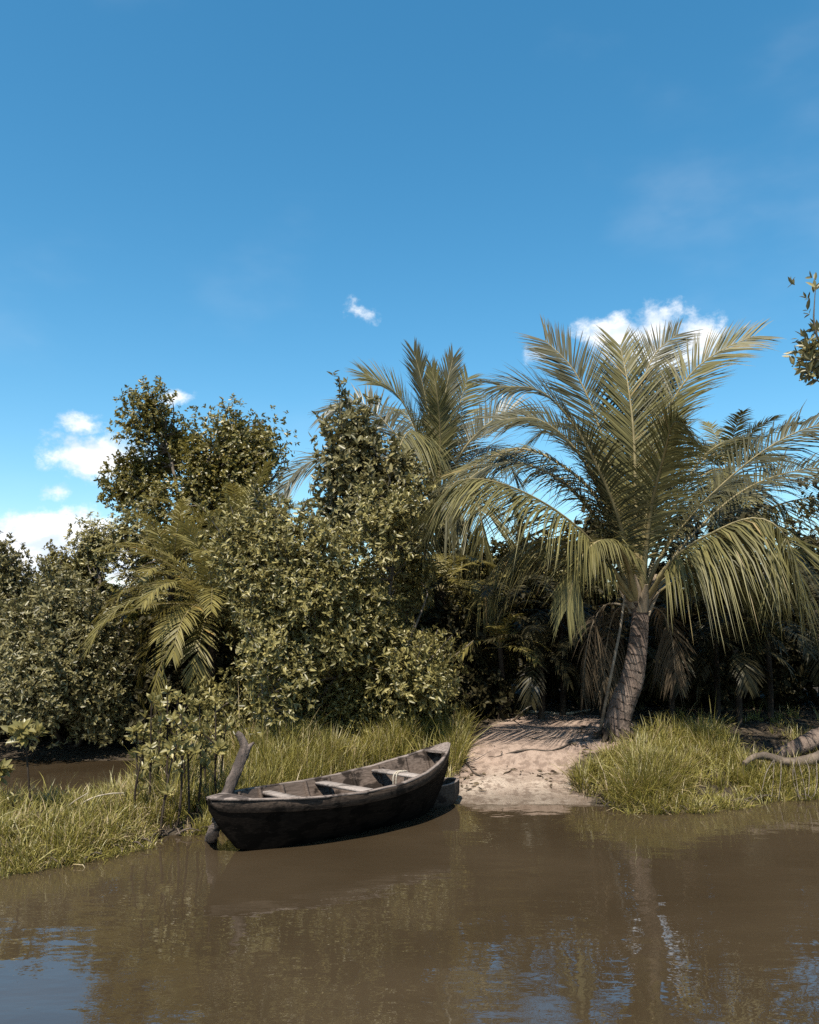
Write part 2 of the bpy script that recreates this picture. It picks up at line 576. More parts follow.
def terrain(P):
    P = np.asarray(P, float)[:, :2]
    d = np.minimum(pdist(P, LAND), -pdist(P, INLET))
    # wobble the shoreline
    p3 = np.c_[P, np.zeros(len(P))]
    d = d + .10 * sines(p3, 2.2, 3, 3)
    z = np.where(d > 0, .70 * (1 - np.exp(-np.maximum(d, 0) / 2.0)), np.maximum(d * .5, -.9))
    z = np.where(d > 0, z * np.clip(.22 - pdist(P, INLET) / 4.5, .22, 1), z)
    s = np.clip(pdist(P, SANDPX) / .5 + .5, 0, 1)
    z += np.where(d > 0, np.minimum(d, .5) * .06 * sines(p3, 3.0, 11, 3), 0)
    # little eroded ledge across the clearing
    led = .16 * (1 / (1 + np.exp(-(d - 1.25 + .25 * sines(p3, 1.4, 5, 2)) / .035)) - .5) * np.exp(-((d - 1.25) / 1.0) ** 2)
    z += np.where(d > 0, led, 0) * s
    return z, d, s


def zt(x, y):
    return float(terrain(np.array([[x, y]]))[0][0])


def axis(lo, hi, st, far, g=1.12):
    c = list(np.arange(lo, hi + 1e-6, st))
    s, a = st, c[-1]
    right = []
    while a < far:
        s *= g
        a += s
        right.append(a)
    s, a = st, lo
    left = []
    while a > -far:
        s *= g
        a -= s
        left.append(a)
    return np.array(left[::-1] + c + right)


gx = axis(-7.5, 8.5, .075, 1500)
gy = axis(6.0, 18.5, .075, 1500)
gy = gy[gy > 2.0]
XX, YY = np.meshgrid(gx, gy)
P2 = np.c_[XX.ravel(), YY.ravel()]
ZZ, DD, SS = terrain(P2)
mb = MB()
nx, ny = len(gx), len(gy)
i, j = np.meshgrid(np.arange(ny - 1), np.arange(nx - 1), indexing='ij')
mb.add(np.c_[P2, ZZ], np.stack([i * nx + j, i * nx + j + 1, (i + 1) * nx + j + 1, (i + 1) * nx + j], -1).reshape(-1, 4), SS)
ground = mb.build('ground', ground_mat(), smooth=True, attr='sand')
tag(ground, 'earth river bank with a bare pinkish sand clearing', 'ground', kind='structure')
mb = MB()
mb.add([[-1500, -1500, 0], [1500, -1500, 0], [1500, 1500, 0], [-1500, 1500, 0]], [[0, 1, 2, 3]])
water = mb.build('water', water_mat())
tag(water, 'brown muddy river water reflecting the bank', 'river', kind='structure')


# ------------------------------------------------------------------ palms
def frond(parent, P, L=.8, n=80, width=.022, droop=.35, material='coco', rib='rachis', r0=.05, vee=.35, start=.16, inward=None, stiff=0.0, fwd=(28, 62), rach=True, gap=.05, roll=0.0):
    C = smooth_path(P, 48)
    T = nrm(np.gradient(C, axis=0))
    Z = np.array([0, 0, 1.0])
    out = C[-1] - C[0]
    out[2] = 0
    inw = -nrm(out) if inward is None else nrm(np.asarray(inward, float))
    ref = Z + .45 * inw
    N = nrm(ref - (T @ ref)[:, None] * T)
    B = np.cross(T, N)
    ro_ = np.radians(roll) * np.clip(np.linspace(-.15, 1.3, 48), 0, 1)[:, None]
    B, N = B * np.cos(ro_) + N * np.sin(ro_), N * np.cos(ro_) - B * np.sin(ro_)
    mbl = MB()
    ts = np.linspace(start, .995, n)
    PP, DI, LL, WW = [], [], [], []
    for side in (-1, 1):
        t = ts + rng.normal(size=n) * .35 / n
        t = np.clip(t, start, 1)
        keep = rng.random(n) > gap
        t = t[keep]
        q = t * 47
        pos = np.stack([np.interp(q, np.arange(48), C[:, k]) for k in range(3)], 1)
        tt = nrm(np.stack([np.interp(q, np.arange(48), T[:, k]) for k in range(3)], 1))
        bb = nrm(np.stack([np.interp(q, np.arange(48), B[:, k]) for k in range(3)], 1))
        nn_ = nrm(np.stack([np.interp(q, np.arange(48), N[:, k]) for k in range(3)], 1))
        s = (t - start) / (1 - start)
        prof = np.clip(.5 + 2.2 * s, 0, 1) * (1 - .52 * np.clip((s - .4) / .6, 0, 1) ** 1.6)
        fa = np.radians(fwd[0] + (fwd[1] - fwd[0]) * s ** 1.6 + rng.normal(size=len(t)) * 3.2)
        va = vee * (1 - .5 * s) + rng.normal(size=len(t)) * .06
        d = (np.cos(fa) * np.cos(va))[:, None] * side * bb + (np.cos(fa) * np.sin(va))[:, None] * nn_ + np.sin(fa)[:, None] * tt
        ll = L * prof * (1 + rng.normal(size=len(t)) * .07)
        dr = droop * (1 + rng.normal(size=len(t)) * .28) * np.clip(1.15 - .4 * s, .3, 2)
        st = np.array([0, .22, .6, 1.0])
        pts = pos[:, None] + d[:, None] * (ll[:, None] * (st - .12 * dr[:, None].clip(0, 1.5) * st ** 2)[:, :])[..., None]
        pts = pts - Z * (ll * dr)[:, None, None] * (st ** 2)[None, :, None]
        wv = nrm(np.cross(d, nn_) + .18 * rng.normal(size=d.shape))
        wd = width * (1 + .15 * rng.normal(size=len(t)))
        prw = np.array([.55, 1.0, .75])
        V = np.empty((len(t), 7, 3))
        for k in range(3):
            V[:, 2 * k] = pts[:, k] - wv * (wd * prw[k])[:, None]
            V[:, 2 * k + 1] = pts[:, k] + wv * (wd * prw[k])[:, None]
        V[:, 6] = pts[:, 3]
        b = np.arange(len(t))[:, None] * 7
        off = mbl.n
        mbl.add(V.reshape(-1, 3), np.concatenate([b + np.array([0, 1, 3, 2]), b + np.array([2, 3, 5, 4])]))
        mbl.f.append(b + np.array([4, 5, 6]) + off)
    fo = mbl.build('frond', M[material], parent)
    if rach:
        mr = MB()
        tube(mr, P, [r0, r0 * .55, r0 * .4, r0 * .25, r0 * .1], k=6, n=26, flat=.6)
        ro = mr.build('midrib', M[rib], fo, smooth=True)
    return fo


def palm_trunk(parent, P, r, rings=14, material='palmtrunk'):
    mbt = MB()
    n = rings * 5
    Q = smooth_path(P, n)
    base = np.interp(np.linspace(0, 1, n), np.linspace(0, 1, len(r)), r)
    saw = 1 + .03 * (np.arange(n) % 5 == 0) * rng.uniform(.2, 1.3, n) - .02 * (np.arange(n) % 5 == 1)
    tube(mbt, Q, list(base * saw), k=20, n=n, jitter=.012)
    return mbt.build('trunk', M[material], parent, smooth=True, attr='along')


def random_fronds(parent, c, n, length, e_hi=80, e_lo=-5, L=.35, nl=36, width=.016, droop=.3, material='smallpalm', bend=75, rib='rachis', r0=.02, az0=0.0, rach=True, stiffz=0, azr=None, **kw):
    for q in range(n):
        az = az0 + q * 2.39996 + rng.normal() * .15
        if azr is not None:
            az = azr[0] + (azr[1] - azr[0]) * ((q * .618) % 1) + rng.normal() * .08
        f = (q + .5) / n
        e0 = math.radians(e_hi + (e_lo - e_hi) * f + rng.normal() * 6)
        ln = length * (1 + rng.normal() * .12)
        bd = math.radians(bend) * (1 + rng.normal() * .2)
        pts = [np.array(c, float)]
        steps = 6
        for k in range(steps):
            e = e0 - bd * ((k + .5) / steps) ** 1.3 * math.cos(e0 * .5)
            pts.append(pts[-1] + np.array([math.sin(az) * math.cos(e), math.cos(az) * math.cos(e), math.sin(e)]) * ln / steps)
        frond(parent, pts, L, nl, width, droop, material, rib, r0, rach=rach, **kw)


# --- the big coconut palm on the clearing
DP = 12.7
base = at(615, 732, DP)
base[2] = zt(base[0], base[1]) - .03
palm = empty('coconut_palm', 'largest coconut palm, bent ringed trunk on the sand clearing, wide arching fronds', 'palm tree', base)


def pp(lst, D):
    return [at(a, b, D + (c[0] if c else 0)) for a, b, *c in lst]


tp = [base] + pp([(619, 716), (624, 700), (632, 680), (637, 652), (640, 622), (640, 600), (638, 585)], DP)
palm_trunk(palm, tp, [.215, .19, .185, .17, .148, .135, .13, .11])
mb = MB()
for k in range(16):
    a = rng.uniform(0, 6.28)
    p0 = base + np.array([math.cos(a) * .14, math.sin(a) * .14, rng.uniform(.08, .25)])
    p1 = base + np.array([math.cos(a) * .33, math.sin(a) * .33, .05])
    p2 = base + np.array([math.cos(a) * rng.uniform(.4, .6), math.sin(a) * rng.uniform(.4, .6), -.04])
    p1[2] = zt(*p1[:2]) + .02
    p2[2] = zt(*p2[:2]) - .04
    tube(mb, [p0, p1, p2], [.05, .03, .012], k=5)
mb.build('root', M['darkbark'], palm, smooth=True)
mb = MB()      # old leaf bases round the head of the trunk
crown = at(639, 596, DP)
for k in range(9):
    a = k * 2.4
    o = np.array([math.cos(a), math.sin(a), 0])
    b0 = crown + o * .11 + np.array([0, 0, -.30 + .03 * k])
    tube(mb, [b0, b0 + o * .09 + np.array([0, 0, .18]), b0 + o * .22 + np.array([0, 0, .40])], [.10, .075, .03], k=6, flat=.4)
mb.build('leaf_base', M['boot'], palm, smooth=True)
mb = MB()
tube(mb, pp([(630, 600, -.15), (615, 582, -.3), (600, 569, -.4)], DP), [.045, .035, .02], k=6, flat=.6)
mb.build('cut_leaf_stalk', M['rachis'], palm, smooth=True)
big = dict(L=1.2, n=150, width=.0130, r0=.062)
SC = 1.22
FR = [
    ([(638, 596, 0), (636, 520, .1), (634, 440, .15), (628, 385, .3), (620, 345, .6)], dict(droop=.10, vee=.15, fwd=(38, 62), L=1.0, inward=(0, -1, 0))),
    ([(636, 596, 0), (622, 520, .3), (600, 430, .5), (575, 372, .7), (545, 340, .9)], dict(droop=.12, L=.95, roll=62, material='coco_shaded')),
    ([(634, 596, 0), (622, 530, -.3), (603, 478, -.6), (573, 424, -.9), (540, 391, -1.1), (497, 386, -1.3)], dict(droop=.28, L=.95, roll=50, material='coco_shaded')),
    ([(641, 596, 0), (648, 500, .1), (662, 425, .2), (690, 375, .2), (722, 350, .1), (754, 336, 0)], dict(droop=.2, L=.9, roll=-58)),
    ([(639, 596, 0), (638, 480, .5), (640, 395, .8), (656, 353, 1.0), (678, 334, 1.2)], dict(droop=.12, L=.9, roll=-40, material='coco_shaded')),
    ([(632, 600, -.1), (600, 551, -.7), (555, 510, -1.1), (500, 483, -1.3), (455, 482, -1.4), (425, 517, -1.4)], dict(droop=.5, L=1.02, n=150, vee=-.5, roll=14, fwd=(30, 50))),
    ([(634, 596, .1), (598, 500, .5), (548, 457, .8), (510, 450, 1.0), (455, 474, 1.1)], dict(droop=.45, L=.95, vee=-.1, roll=35, material='coco_old')),
    ([(643, 596, 0), (665, 550, -.2), (712, 494, -.4), (774, 444, -.6), (830, 424, -.7), (890, 440, -.8)], dict(droop=.40, L=1.05, n=150, roll=-48, material='coco_shaded')),
    ([(646, 600, -.1), (677, 556, -.7), (718, 530, -1.1), (752, 518, -1.3), (778, 527, -1.5), (793, 556, -1.6), (797, 600, -1.65)], dict(droop=.8, L=.92, n=155, material='coco', vee=-.7, fwd=(25, 40))),
    ([(645, 598, 0), (700, 550, .2), (760, 512, .3), (815, 498, .3), (860, 512, .3), (890, 560, .3)], dict(droop=.55, L=.95, n=140, vee=-.3, roll=-20)),
    ([(641, 597, -.1), (651, 510, -.6), (664, 455, -1.2), (673, 424, -1.9), (684, 424, -2.5)], dict(droop=.40, L=.8, vee=.35, fwd=(34, 72), roll=60)),
    ([(643, 598, .1), (695, 532, .4), (755, 484, .6), (830, 468, .7), (885, 492, .7)], dict(droop=.45, L=1.0, roll=-40, material='coco_shaded')),
    ([(635, 598, .1), (600, 525, .3), (560, 480, .4), (510, 462, .4), (468, 480, .4), (445, 520, .4)], dict(droop=.45, L=1.05, roll=30, material='coco_shaded')),
    ([(636, 597, .1), (612, 520, .2), (580, 455, .3), (540, 420, .3), (500, 420, .3)], dict(droop=.3, L=1.0, roll=45, material='coco_shaded')),
    ([(634, 600, .2), (600, 560, .8), (550, 540, 1.3), (505, 556, 1.5), (478, 600, 1.6)], dict(droop=.7, L=.75, vee=-.5, material='coco_old')),
    ([(641, 596, .2), (672, 510, .8), (705, 455, 1.4), (742, 440, 1.8), (775, 470, 2.0)], dict(droop=.5, L=.95)),
    ([(640, 596, .2), (648, 480, 1.0), (655, 405, 1.5), (672, 372, 2.0)], dict(droop=.2, L=.85, material='coco_shaded')),
    ([(644, 600, .1), (690, 575, .6), (735, 580, 1.1), (765, 618, 1.4)], dict(droop=.7, L=.6)),
    ([(640, 597, .2), (620, 500, .9), (590, 440, 1.5), (555, 425, 2.0), (515, 455, 2.3)], dict(droop=.5, L=.95)),
    ([(636, 600, -.1), (626, 560, -.5), (604, 540, -.9), (580, 560, -1.2), (566, 610, -1.3)], dict(droop=.8, L=.5, n=70)),
]
for pts, kw in FR:
    k = dict(big)
    k.update(kw)
    k['L'] = k['L'] * (SC if 'L' in kw else 1)
    k['n'] = max(k['n'], 135)
    frond(palm, pp(pts, DP), **{**dict(material='coco'), **k})
for pts in ([(632, 606, .2), (604, 606, .5), (588, 640, .6), (583, 695, .6)], [(645, 606, .2), (662, 612, .5), (672, 640, .6), (676, 680, .6)],
            [(634, 606, .4), (615, 612, .9), (606, 650, 1.1), (604, 690, 1.1)]):
    fo = frond(palm, pp(pts, DP), L=.5, n=60, width=.014, droop=.9, material='deadfrond', rib='deadrachis', r0=.04, gap=.2)
    fo['label'] = 'dead brown frond hanging down'

# --- the coconut palm behind the middle bush
DM = 18.0
c = at(438, 503, DM)
b = np.array([c[0] + .25, DM, 0])
b[2] = zt(b[0], b[1])
mid = empty('coconut_palm', 'smaller coconut palm rising behind the tall middle bush, tousled dark crown', 'palm tree', b)
palm_trunk(mid, [b, b + (c - b) * [.2, .5, .5], c], [.26, .18, .16, .12], 22)
mdf = dict(L=1.2, n=120, width=.0145, r0=.055)
for pts, kw in [
    ([(438, 500, 0), (433, 445, .1), (425, 395, .1), (414, 352, .1)], dict(droop=.10, L=.95, fwd=(45, 72), roll=62, material='coco_shaded')),
    ([(439, 500, 0), (442, 430, .2), (446, 390, .3), (453, 358, .4)], dict(droop=.10, L=.9, fwd=(45, 72), roll=-55, material='coco_shaded')),
    ([(439, 500, 0), (440, 430, -.4), (437, 395, -.7), (432, 368, -.8)], dict(droop=.15, L=.7, fwd=(45, 72))),
    ([(434, 498, 0), (420, 440, -.3), (398, 396, -.6), (365, 374, -.8)], dict(droop=.18, roll=55)),
    ([(436, 498, -.2), (430, 455, -1.0), (413, 431, -1.8), (400, 446, -2.3), (394, 490, -2.5)], dict(droop=.7, vee=-.4)),
    ([(441, 500, 0), (462, 452, .1), (488, 424, .1), (510, 410, .1), (530, 414, .1)], dict(droop=.25, material='coco_grey', L=1.2, roll=-55)),
    ([(441, 500, 0), (452, 440, .7), (462, 395, 1.2), (468, 378, 1.5)], dict(droop=.2, roll=-50)),
    ([(434, 500, 0), (395, 462, .2), (340, 455, .3), (300, 468, .3), (278, 500, .3)], dict(droop=.45, material='coco_grey', roll=40)),
    ([(434, 498, 0), (400, 440, .5), (360, 402, .9), (326, 412, 1.1)], dict(droop=.3, material='coco_grey', roll=50)),
    ([(441, 503, 0), (478, 480, -.3), (508, 490, -.5), (522, 525, -.6)], dict(droop=.7)),
    ([(441, 503, -.1), (462, 490, -.9), (478, 505, -1.5), (484, 545, -1.8)], dict(droop=.8)),
    ([(434, 503, -.1), (415, 485, -1.0), (402, 505, -1.6), (398, 550, -1.8)], dict(droop=.8)),
    ([(440, 505, 0), (455, 510, -.4), (466, 535, -.7), (468, 575, -.8)], dict(droop=.8, vee=-.4)),
    ([(437, 505, 0), (428, 515, -.6), (424, 545, -.9), (426, 590, -1.0)], dict(droop=.8, vee=-.4)),
    ([(441, 503, .1), (475, 455, 1.0), (498, 450, 1.7), (515, 475, 2.0)], dict(droop=.5, material='coco_grey')),
    ([(436, 503, .1), (420, 440, 1.2), (400, 410, 2.0), (380, 420, 2.5)], dict(droop=.5)),
]:
    k = dict(mdf)
    k.update(kw)
    frond(mid, pp(pts, DM), **k)


def palmlet(name, label, px, py, D, trunk_r, n, length, group=None, cat='palm', trunk=True, dx=0.0, **kw):
    c = at(px, py, D)
    b = np.array([c[0] + dx, D, 0.0])
    b[2] = zt(b[0], b[1]) - .02
    o = empty(name, label, cat, b, group)
    if c[2] - b[2] > .3 and trunk:
        palm_trunk(o, [b, (b + c) / 2 + [.03, 0, 0], c], [trunk_r * 1.3, trunk_r, trunk_r * .9], 10, 'darkbark')
    random_fronds(o, c, n, length, **kw)
    return o


palmlet('oil_palm', 'small stiff palm with frayed fronds below the smaller coconut palm, right of the middle bush', 440, 592, 15.6, .13, 17, 1.35, L=.42, nl=34, width=.016, droop=.35, bend=80, e_hi=78, e_lo=-25)
palmlet('feather_palm', 'feathery olive palm arching left between the left bush and the middle bush', 212, 608, 14.0, .07, 30, 1.9, e_hi=84, e_lo=-25, L=.42, nl=54, width=.013, droop=.25, bend=85, azr=(-3.6, 1.0), start=.12)
palmlet('feather_palm', 'upper feathery palm below the tall broadleaf tree, fronds curling at the tips', 236, 556, 16.2, .07, 24, 1.9, e_hi=85, e_lo=-15, L=.42, nl=50, width=.014, droop=.25, bend=80, start=.12)
palmlet('feather_palm', 'pale feathery palm in front of the bushy olive tree', 172, 575, 15.6, .07, 24, 1.6, e_hi=84, e_lo=-15, L=.38, nl=46, width=.013, droop=.25, bend=75, start=.12)
palmlet('palm', 'far palm whose upright crown shows behind the largest coconut palm at right', 727, 474, 19.0, .12, 24, 1.9, e_hi=85, e_lo=-70, L=.55, nl=54, width=.016, droop=.3, bend=60, material='coco')
palmlet('palm', 'far palm crown low behind the left bushes, against the cloud', 28, 608, 22.0, .14, 12, 1.5, e_hi=70, e_lo=-5, L=.5, nl=30, width=.022, droop=.35, bend=80, material='shadedpalm', rach=False)
gu = 'dark young palms under the largest coconut palm'
lu = 'dark young palm with drooping fronds in the shade behind the largest coconut palm'
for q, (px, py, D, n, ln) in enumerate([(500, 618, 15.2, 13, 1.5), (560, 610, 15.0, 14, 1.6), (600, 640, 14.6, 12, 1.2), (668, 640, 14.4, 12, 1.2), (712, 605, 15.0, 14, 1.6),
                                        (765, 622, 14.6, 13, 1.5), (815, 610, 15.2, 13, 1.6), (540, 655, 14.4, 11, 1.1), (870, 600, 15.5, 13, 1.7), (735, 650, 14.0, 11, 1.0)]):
    palmlet('young_palm', lu, px, py, D, .045, n, ln, gu, e_hi=80, e_lo=-30, L=.36, nl=30, width=.015, droop=.4, bend=85, material='shadedpalm', rach=False, az0=q)
o = palmlet('young_palm', 'olive young palm catching sun left of the sand clearing', 500, 648, 14.4, .05, 11, 1.0, e_hi=80, e_lo=0, L=.3, nl=30, width=.014, droop=.35, bend=80)


# ------------------------------------------------------------------ leafy trees and bushes
def ell(px, py, D, rx, ry, rd):
    """crown lobe: centre in the photo, half sizes in photo pixels at that distance, rd depth half size (m)"""
    c = at(px, py, D)
    k = D / F
    return c, np.array([rx * k, rd, ry * k])


def leafy(name, label, cat, base, lobes, n_tw, lf, wf, material, bark='bark', k_leaf=(5, 8), stems=5, limb_r=.06, thr=-.25, freq=1.6, shell=.45, group=None, seed=1, upb=.5, twigs=160, spread=.35, cone=(30, 80), clump=14, sig=.17, shoots=0, lump=.2):
    o = empty(name, label, cat, base, group)
    vol = np.array([r[0] * r[2] + .5 * r[1] * r[2] for _, r in lobes])
    ncl = max(20, int(n_tw / clump))
    pick = rng.choice(len(lobes), size=ncl * 3, p=vol / vol.sum())
    C = np.array([c for c, _ in lobes])[pick]
    Rr = np.array([r for _, r in lobes])[pick]
    d = nrm(rng.normal(size=(len(pick), 3)))
    rad = 1 - shell * rng.random(len(pick)) ** 1.3
    rad *= 1 + lump * sines(d * 2 + C, 1.5, seed + 5, 3)
    Pc = C + d * Rr * rad[:, None]
    ok = np.flatnonzero(sines(Pc, freq, seed, 3) > thr)[:ncl]
    Pc, d = Pc[ok], d[ok]
    sg = sig * rng.uniform(.6, 1.5, len(Pc))
    ii = rng.integers(0, len(Pc), n_tw)
    g3 = rng.normal(size=(n_tw, 3))
    g3 *= (np.minimum(np.linalg.norm(g3, axis=1), 1.9) / np.linalg.norm(g3, axis=1))[:, None]
    P = Pc[ii] + g3 * sg[ii][:, None] * np.array([1, 1, 1.25])
    nn = nrm(d[ii] * .7 + nrm(g3) * .6 + np.array([0, 0, upb]) + rng.normal(size=P.shape) * .3)
    P = P[P[:, 2] > .25]
    nn = nn[:len(P)] if len(P) == n_tw else nn[np.flatnonzero((Pc[ii] + g3 * sg[ii][:, None] * np.array([1, 1, 1.25]))[:, 2] > .25)]
    sh = []
    if shoots:
        cand = np.flatnonzero(d[:, 2] > -.1)
        for q in rng.choice(cand, size=min(shoots, len(cand)), replace=len(cand) < shoots):
            sd = nrm(d[q] * .55 + np.array([0, 0, .8]) + rng.normal(size=3) * .22)
            ln_ = rng.uniform(.25, .75)
            kq = int(ln_ / .05)
            P = np.vstack([P, Pc[q] + sd * np.linspace(.1, ln_, kq)[:, None] + rng.normal(size=(kq, 3)) * .03])
            nn = np.vstack([nn, nrm(sd + rng.normal(size=(kq, 3)) * .35)])
            sh.append((Pc[q], Pc[q] + sd * ln_))
    n = len(P)
    mbl = MB()
    kk = rng.integers(k_leaf[0], k_leaf[1] + 1, n)
    idx = np.repeat(np.arange(n), kk)
    ax = nn[idx]
    th = np.radians(rng.uniform(cone[0], cone[1], len(idx)))
    ph = rng.uniform(0, 6.283, len(idx))
    t1 = nrm(np.cross(ax, np.array([.3, .5, .81])))
    t2 = np.cross(ax, t1)
    dirs = ax * np.cos(th)[:, None] + (t1 * np.cos(ph)[:, None] + t2 * np.sin(ph)[:, None]) * np.sin(th)[:, None]
    sz = rng.uniform(.5, 1.25, len(idx))
    pos = P[idx] - ax * (rng.random(len(idx)) * lf * spread * 2)[:, None]
    leaves(mbl, pos, dirs, lf * sz, wf * sz, up=ax + rng.normal(size=ax.shape) * .35)
    cr = mbl.build('crown', M[material], o)
    # trunk and limbs
    mbt = MB()
    base = np.asarray(base, float)
    order = np.argsort(-vol)
    tops = []
    for q in range(stems):
        c, r = lobes[order[q % len(lobes)]]
        a = rng.uniform(0, 6.28)
        b0 = base + np.array([math.cos(a), math.sin(a), 0]) * (.10 + .05 * q) * (stems > 1)
        b0[2] = zt(b0[0], b0[1]) - .05
        tgt = c + r * rng.uniform(-.35, .35, 3)
        m1 = b0 * .6 + tgt * .4 + rng.normal(size=3) * .12
        m2 = b0 * .25 + tgt * .75 + rng.normal(size=3) * .15
        Q = tube(mbt, [b0, m1, m2, tgt], [limb_r, limb_r * .8, limb_r * .5, limb_r * .2], k=7, n=16, jitter=.04)
        tops += list(Q[5:])
    tops = np.array(tops)
    sel = rng.choice(n, size=min(n, twigs), replace=False)
    for q in sel:
        e = P[q]
        dd = np.linalg.norm(tops - e, axis=1) + 3 * np.maximum(tops[:, 2] - e[2], 0)
        s = tops[np.argmin(dd)]
        m1 = s * .5 + e * .5 + rng.normal(size=3) * .06
        tube(mbt, [s, m1, e], [limb_r * .3, limb_r * .18, limb_r * .07], k=4, n=6, cap=False)
    for a_, b_ in sh:
        tube(mbt, [a_, (a_ + b_) / 2, b_ + (b_ - a_) * rng.uniform(-.1, .25)], [.012, .009, .004], k=4, n=5, cap=False)
    mbt.build('trunk', M[bark], o, smooth=True)
    return o


def gbase(px, D, back=0.0):
    p = at(px, 650, D + back)
    return np.array([p[0], p[1], zt(p[0], p[1]) - .03])


# tall broadleaf tree at left
DT = 24.0
leafy('broadleaf_tree', 'tallest broadleaf tree at left, brownish clumpy crown against the sky', 'tree', gbase(205, DT), [
    ell(168, 438, DT, 30, 32, 1.2), ell(152, 416, DT, 18, 15, .8), ell(237, 436, DT - .3, 28, 26, 1.2), ell(262, 452, DT, 22, 22, .9), ell(215, 480, DT - .6, 42, 30, 1.4),
    ell(140, 478, DT + .2, 30, 18, 1.0), ell(165, 500, DT - .2, 38, 28, 1.3), ell(245, 500, DT - .2, 40, 34, 1.4), ell(205, 535, DT, 60, 34, 1.6), ell(190, 422, DT, 14, 12, .7), ell(205, 445, DT + .2, 26, 24, 1.0), ell(120, 480, DT, 16, 12, .6), ell(242, 416, DT, 12, 8, .6)],
    9500, .115, .031, 'treeleaf', 'bark', (6, 9), 7, .13, lump=.3, thr=.05, freq=1.5, shell=.85, seed=21, twigs=300, cone=(30, 100), upb=.75, spread=.6, clump=70, sig=.30)
# bushy olive tree left of it
DB = 19.5
leafy('bushy_tree', 'bushy olive tree between the cloud and the tallest broadleaf tree', 'tree', gbase(100, DB), [
    ell(95, 575, DB, 36, 36, 1.2), ell(125, 560, DB, 30, 28, 1.0), ell(78, 600, DB, 28, 30, 1.0), ell(140, 600, DB, 40, 40, 1.2), ell(95, 548, DB, 14, 14, .6), ell(128, 535, DB, 12, 8, .5), ell(118, 605, DB + .3, 44, 40, 1.0)],
    8000, .092, .0185, 'mangrove_pale', 'bark', (4, 8), 5, .07, clump=45, sig=.22, lump=.34, shoots=130, thr=-.05, seed=31, cone=(30, 100))
# left mangrove bush over the inlet
DL = 14.8
leafy('mangrove_bush', 'rounded glossy mangrove bush overhanging the dark inlet at left', 'bush', gbase(70, DL, .3), [
    ell(60, 640, DL, 55, 50, 1.2), ell(20, 655, DL - .3, 45, 45, 1.1), ell(95, 670, DL, 36, 42, 1.0), ell(45, 690, DL - .7, 70, 34, .9), ell(105, 705, DL - .4, 26, 26, .8), ell(-30, 660, DL, 50, 60, 1.2), ell(70, 605, DL, 26, 20, .7)],
    11500, .092, .017, 'mangrove', 'darkbark', (4, 8), 9, .045, shoots=170, clump=50, sig=.20, lump=.36, freq=1.3, thr=.05, seed=41, cone=(25, 80))
# leftmost
leafy('mangrove_bush', 'bush at the left edge with upright leafy shoots under the big cloud', 'bush', gbase(-25, 16.2), [
    ell(-18, 590, 16.2, 34, 42, .9), ell(8, 610, 16.0, 16, 34, .6), ell(-30, 640, 16.2, 45, 40, 1.0), ell(6, 575, 16.0, 8, 22, .4), ell(0, 640, 16, 30, 30, .8)],
    4200, .092, .018, 'mangrove', 'darkbark', (5, 8), 5, .04, shoots=40, thr=-.2, seed=51)
# the large middle bush
DC = 13.2
leafy('mangrove_bush', 'largest mangrove bush in the middle behind the boat, narrow leafy peak on top', 'bush', gbase(330, DC, .3), [
    ell(330, 600, DC, 85, 70, 1.4), ell(280, 575, DC, 50, 55, 1.2), ell(380, 585, DC, 52, 62, 1.2), ell(278, 655, DC - .3, 54, 52, 1.2), ell(340, 675, DC - .5, 90, 55, 1.2), ell(395, 668, DC - .2, 40, 52, 1.1),
    ell(310, 535, DC, 40, 32, .9), ell(290, 715, DC - .5, 70, 34, .9), ell(385, 545, DC, 36, 36, .9), ell(238, 704, DC - .3, 30, 28, .8), ell(425, 600, DC + .4, 26, 40, .7)],
    20000, .092, .0165, 'mangrove_pale', 'bark', (4, 8), 12, .05, shoots=300, clump=60, sig=.21, lump=.42, freq=1.3, thr=.10, seed=61, shell=.5, cone=(25, 80), twigs=260)
leafy('mangrove_tree', 'slim dark mangrove tree poking above the middle bush in front of the smaller palm', 'tree', gbase(365, DC + 1.2), [
    ell(352, 470, 14.2, 34, 34, .7), ell(356, 425, 14.2, 24, 26, .5), ell(358, 400, 14.2, 13, 14, .35), ell(378, 505, 14.2, 40, 34, .8), ell(345, 515, 14.2, 40, 30, .8), ell(335, 440, 14.2, 12, 12, .3), ell(395, 470, 14.2, 22, 26, .5), ell(425, 530, 14.2, 34, 26, .6), ell(400, 520, 14.2, 34, 26, .6)],
    2600, .125, .026, 'mangrove', 'bark', (5, 8), 5, .045, shoots=24, thr=.0, seed=71, shell=.9, clump=9, cone=(25, 80), twigs=200)
leafy('mangrove_bush', 'low dark bush between the middle bush and the small stiff palm', 'bush', gbase(455, 15.0), [
    ell(450, 655, 15, 40, 45, .8), ell(480, 690, 14.6, 30, 30, .7), ell(425, 690, 14.4, 40, 35, .8)],
    1500, .14, .034, 'shadedleaf', 'darkbark', (5, 8), 5, .04, thr=-.3, seed=81)
leafy('olive_bush', 'olive bush with sunlit top seen under the left fronds of the largest palm', 'bush', gbase(505, 17.5), [
    ell(500, 605, 17.5, 40, 38, 1.0), ell(540, 600, 17.5, 40, 34, 1.0), ell(475, 640, 17.5, 36, 34, .9), ell(470, 575, 17.5, 40, 30, .9), ell(520, 575, 17.5, 36, 26, .9), ell(560, 580, 17.5, 36, 30, .9)],
    3200, .12, .03, 'mangrove_pale', 'bark', (5, 8), 4, .05, thr=-.3, seed=91)
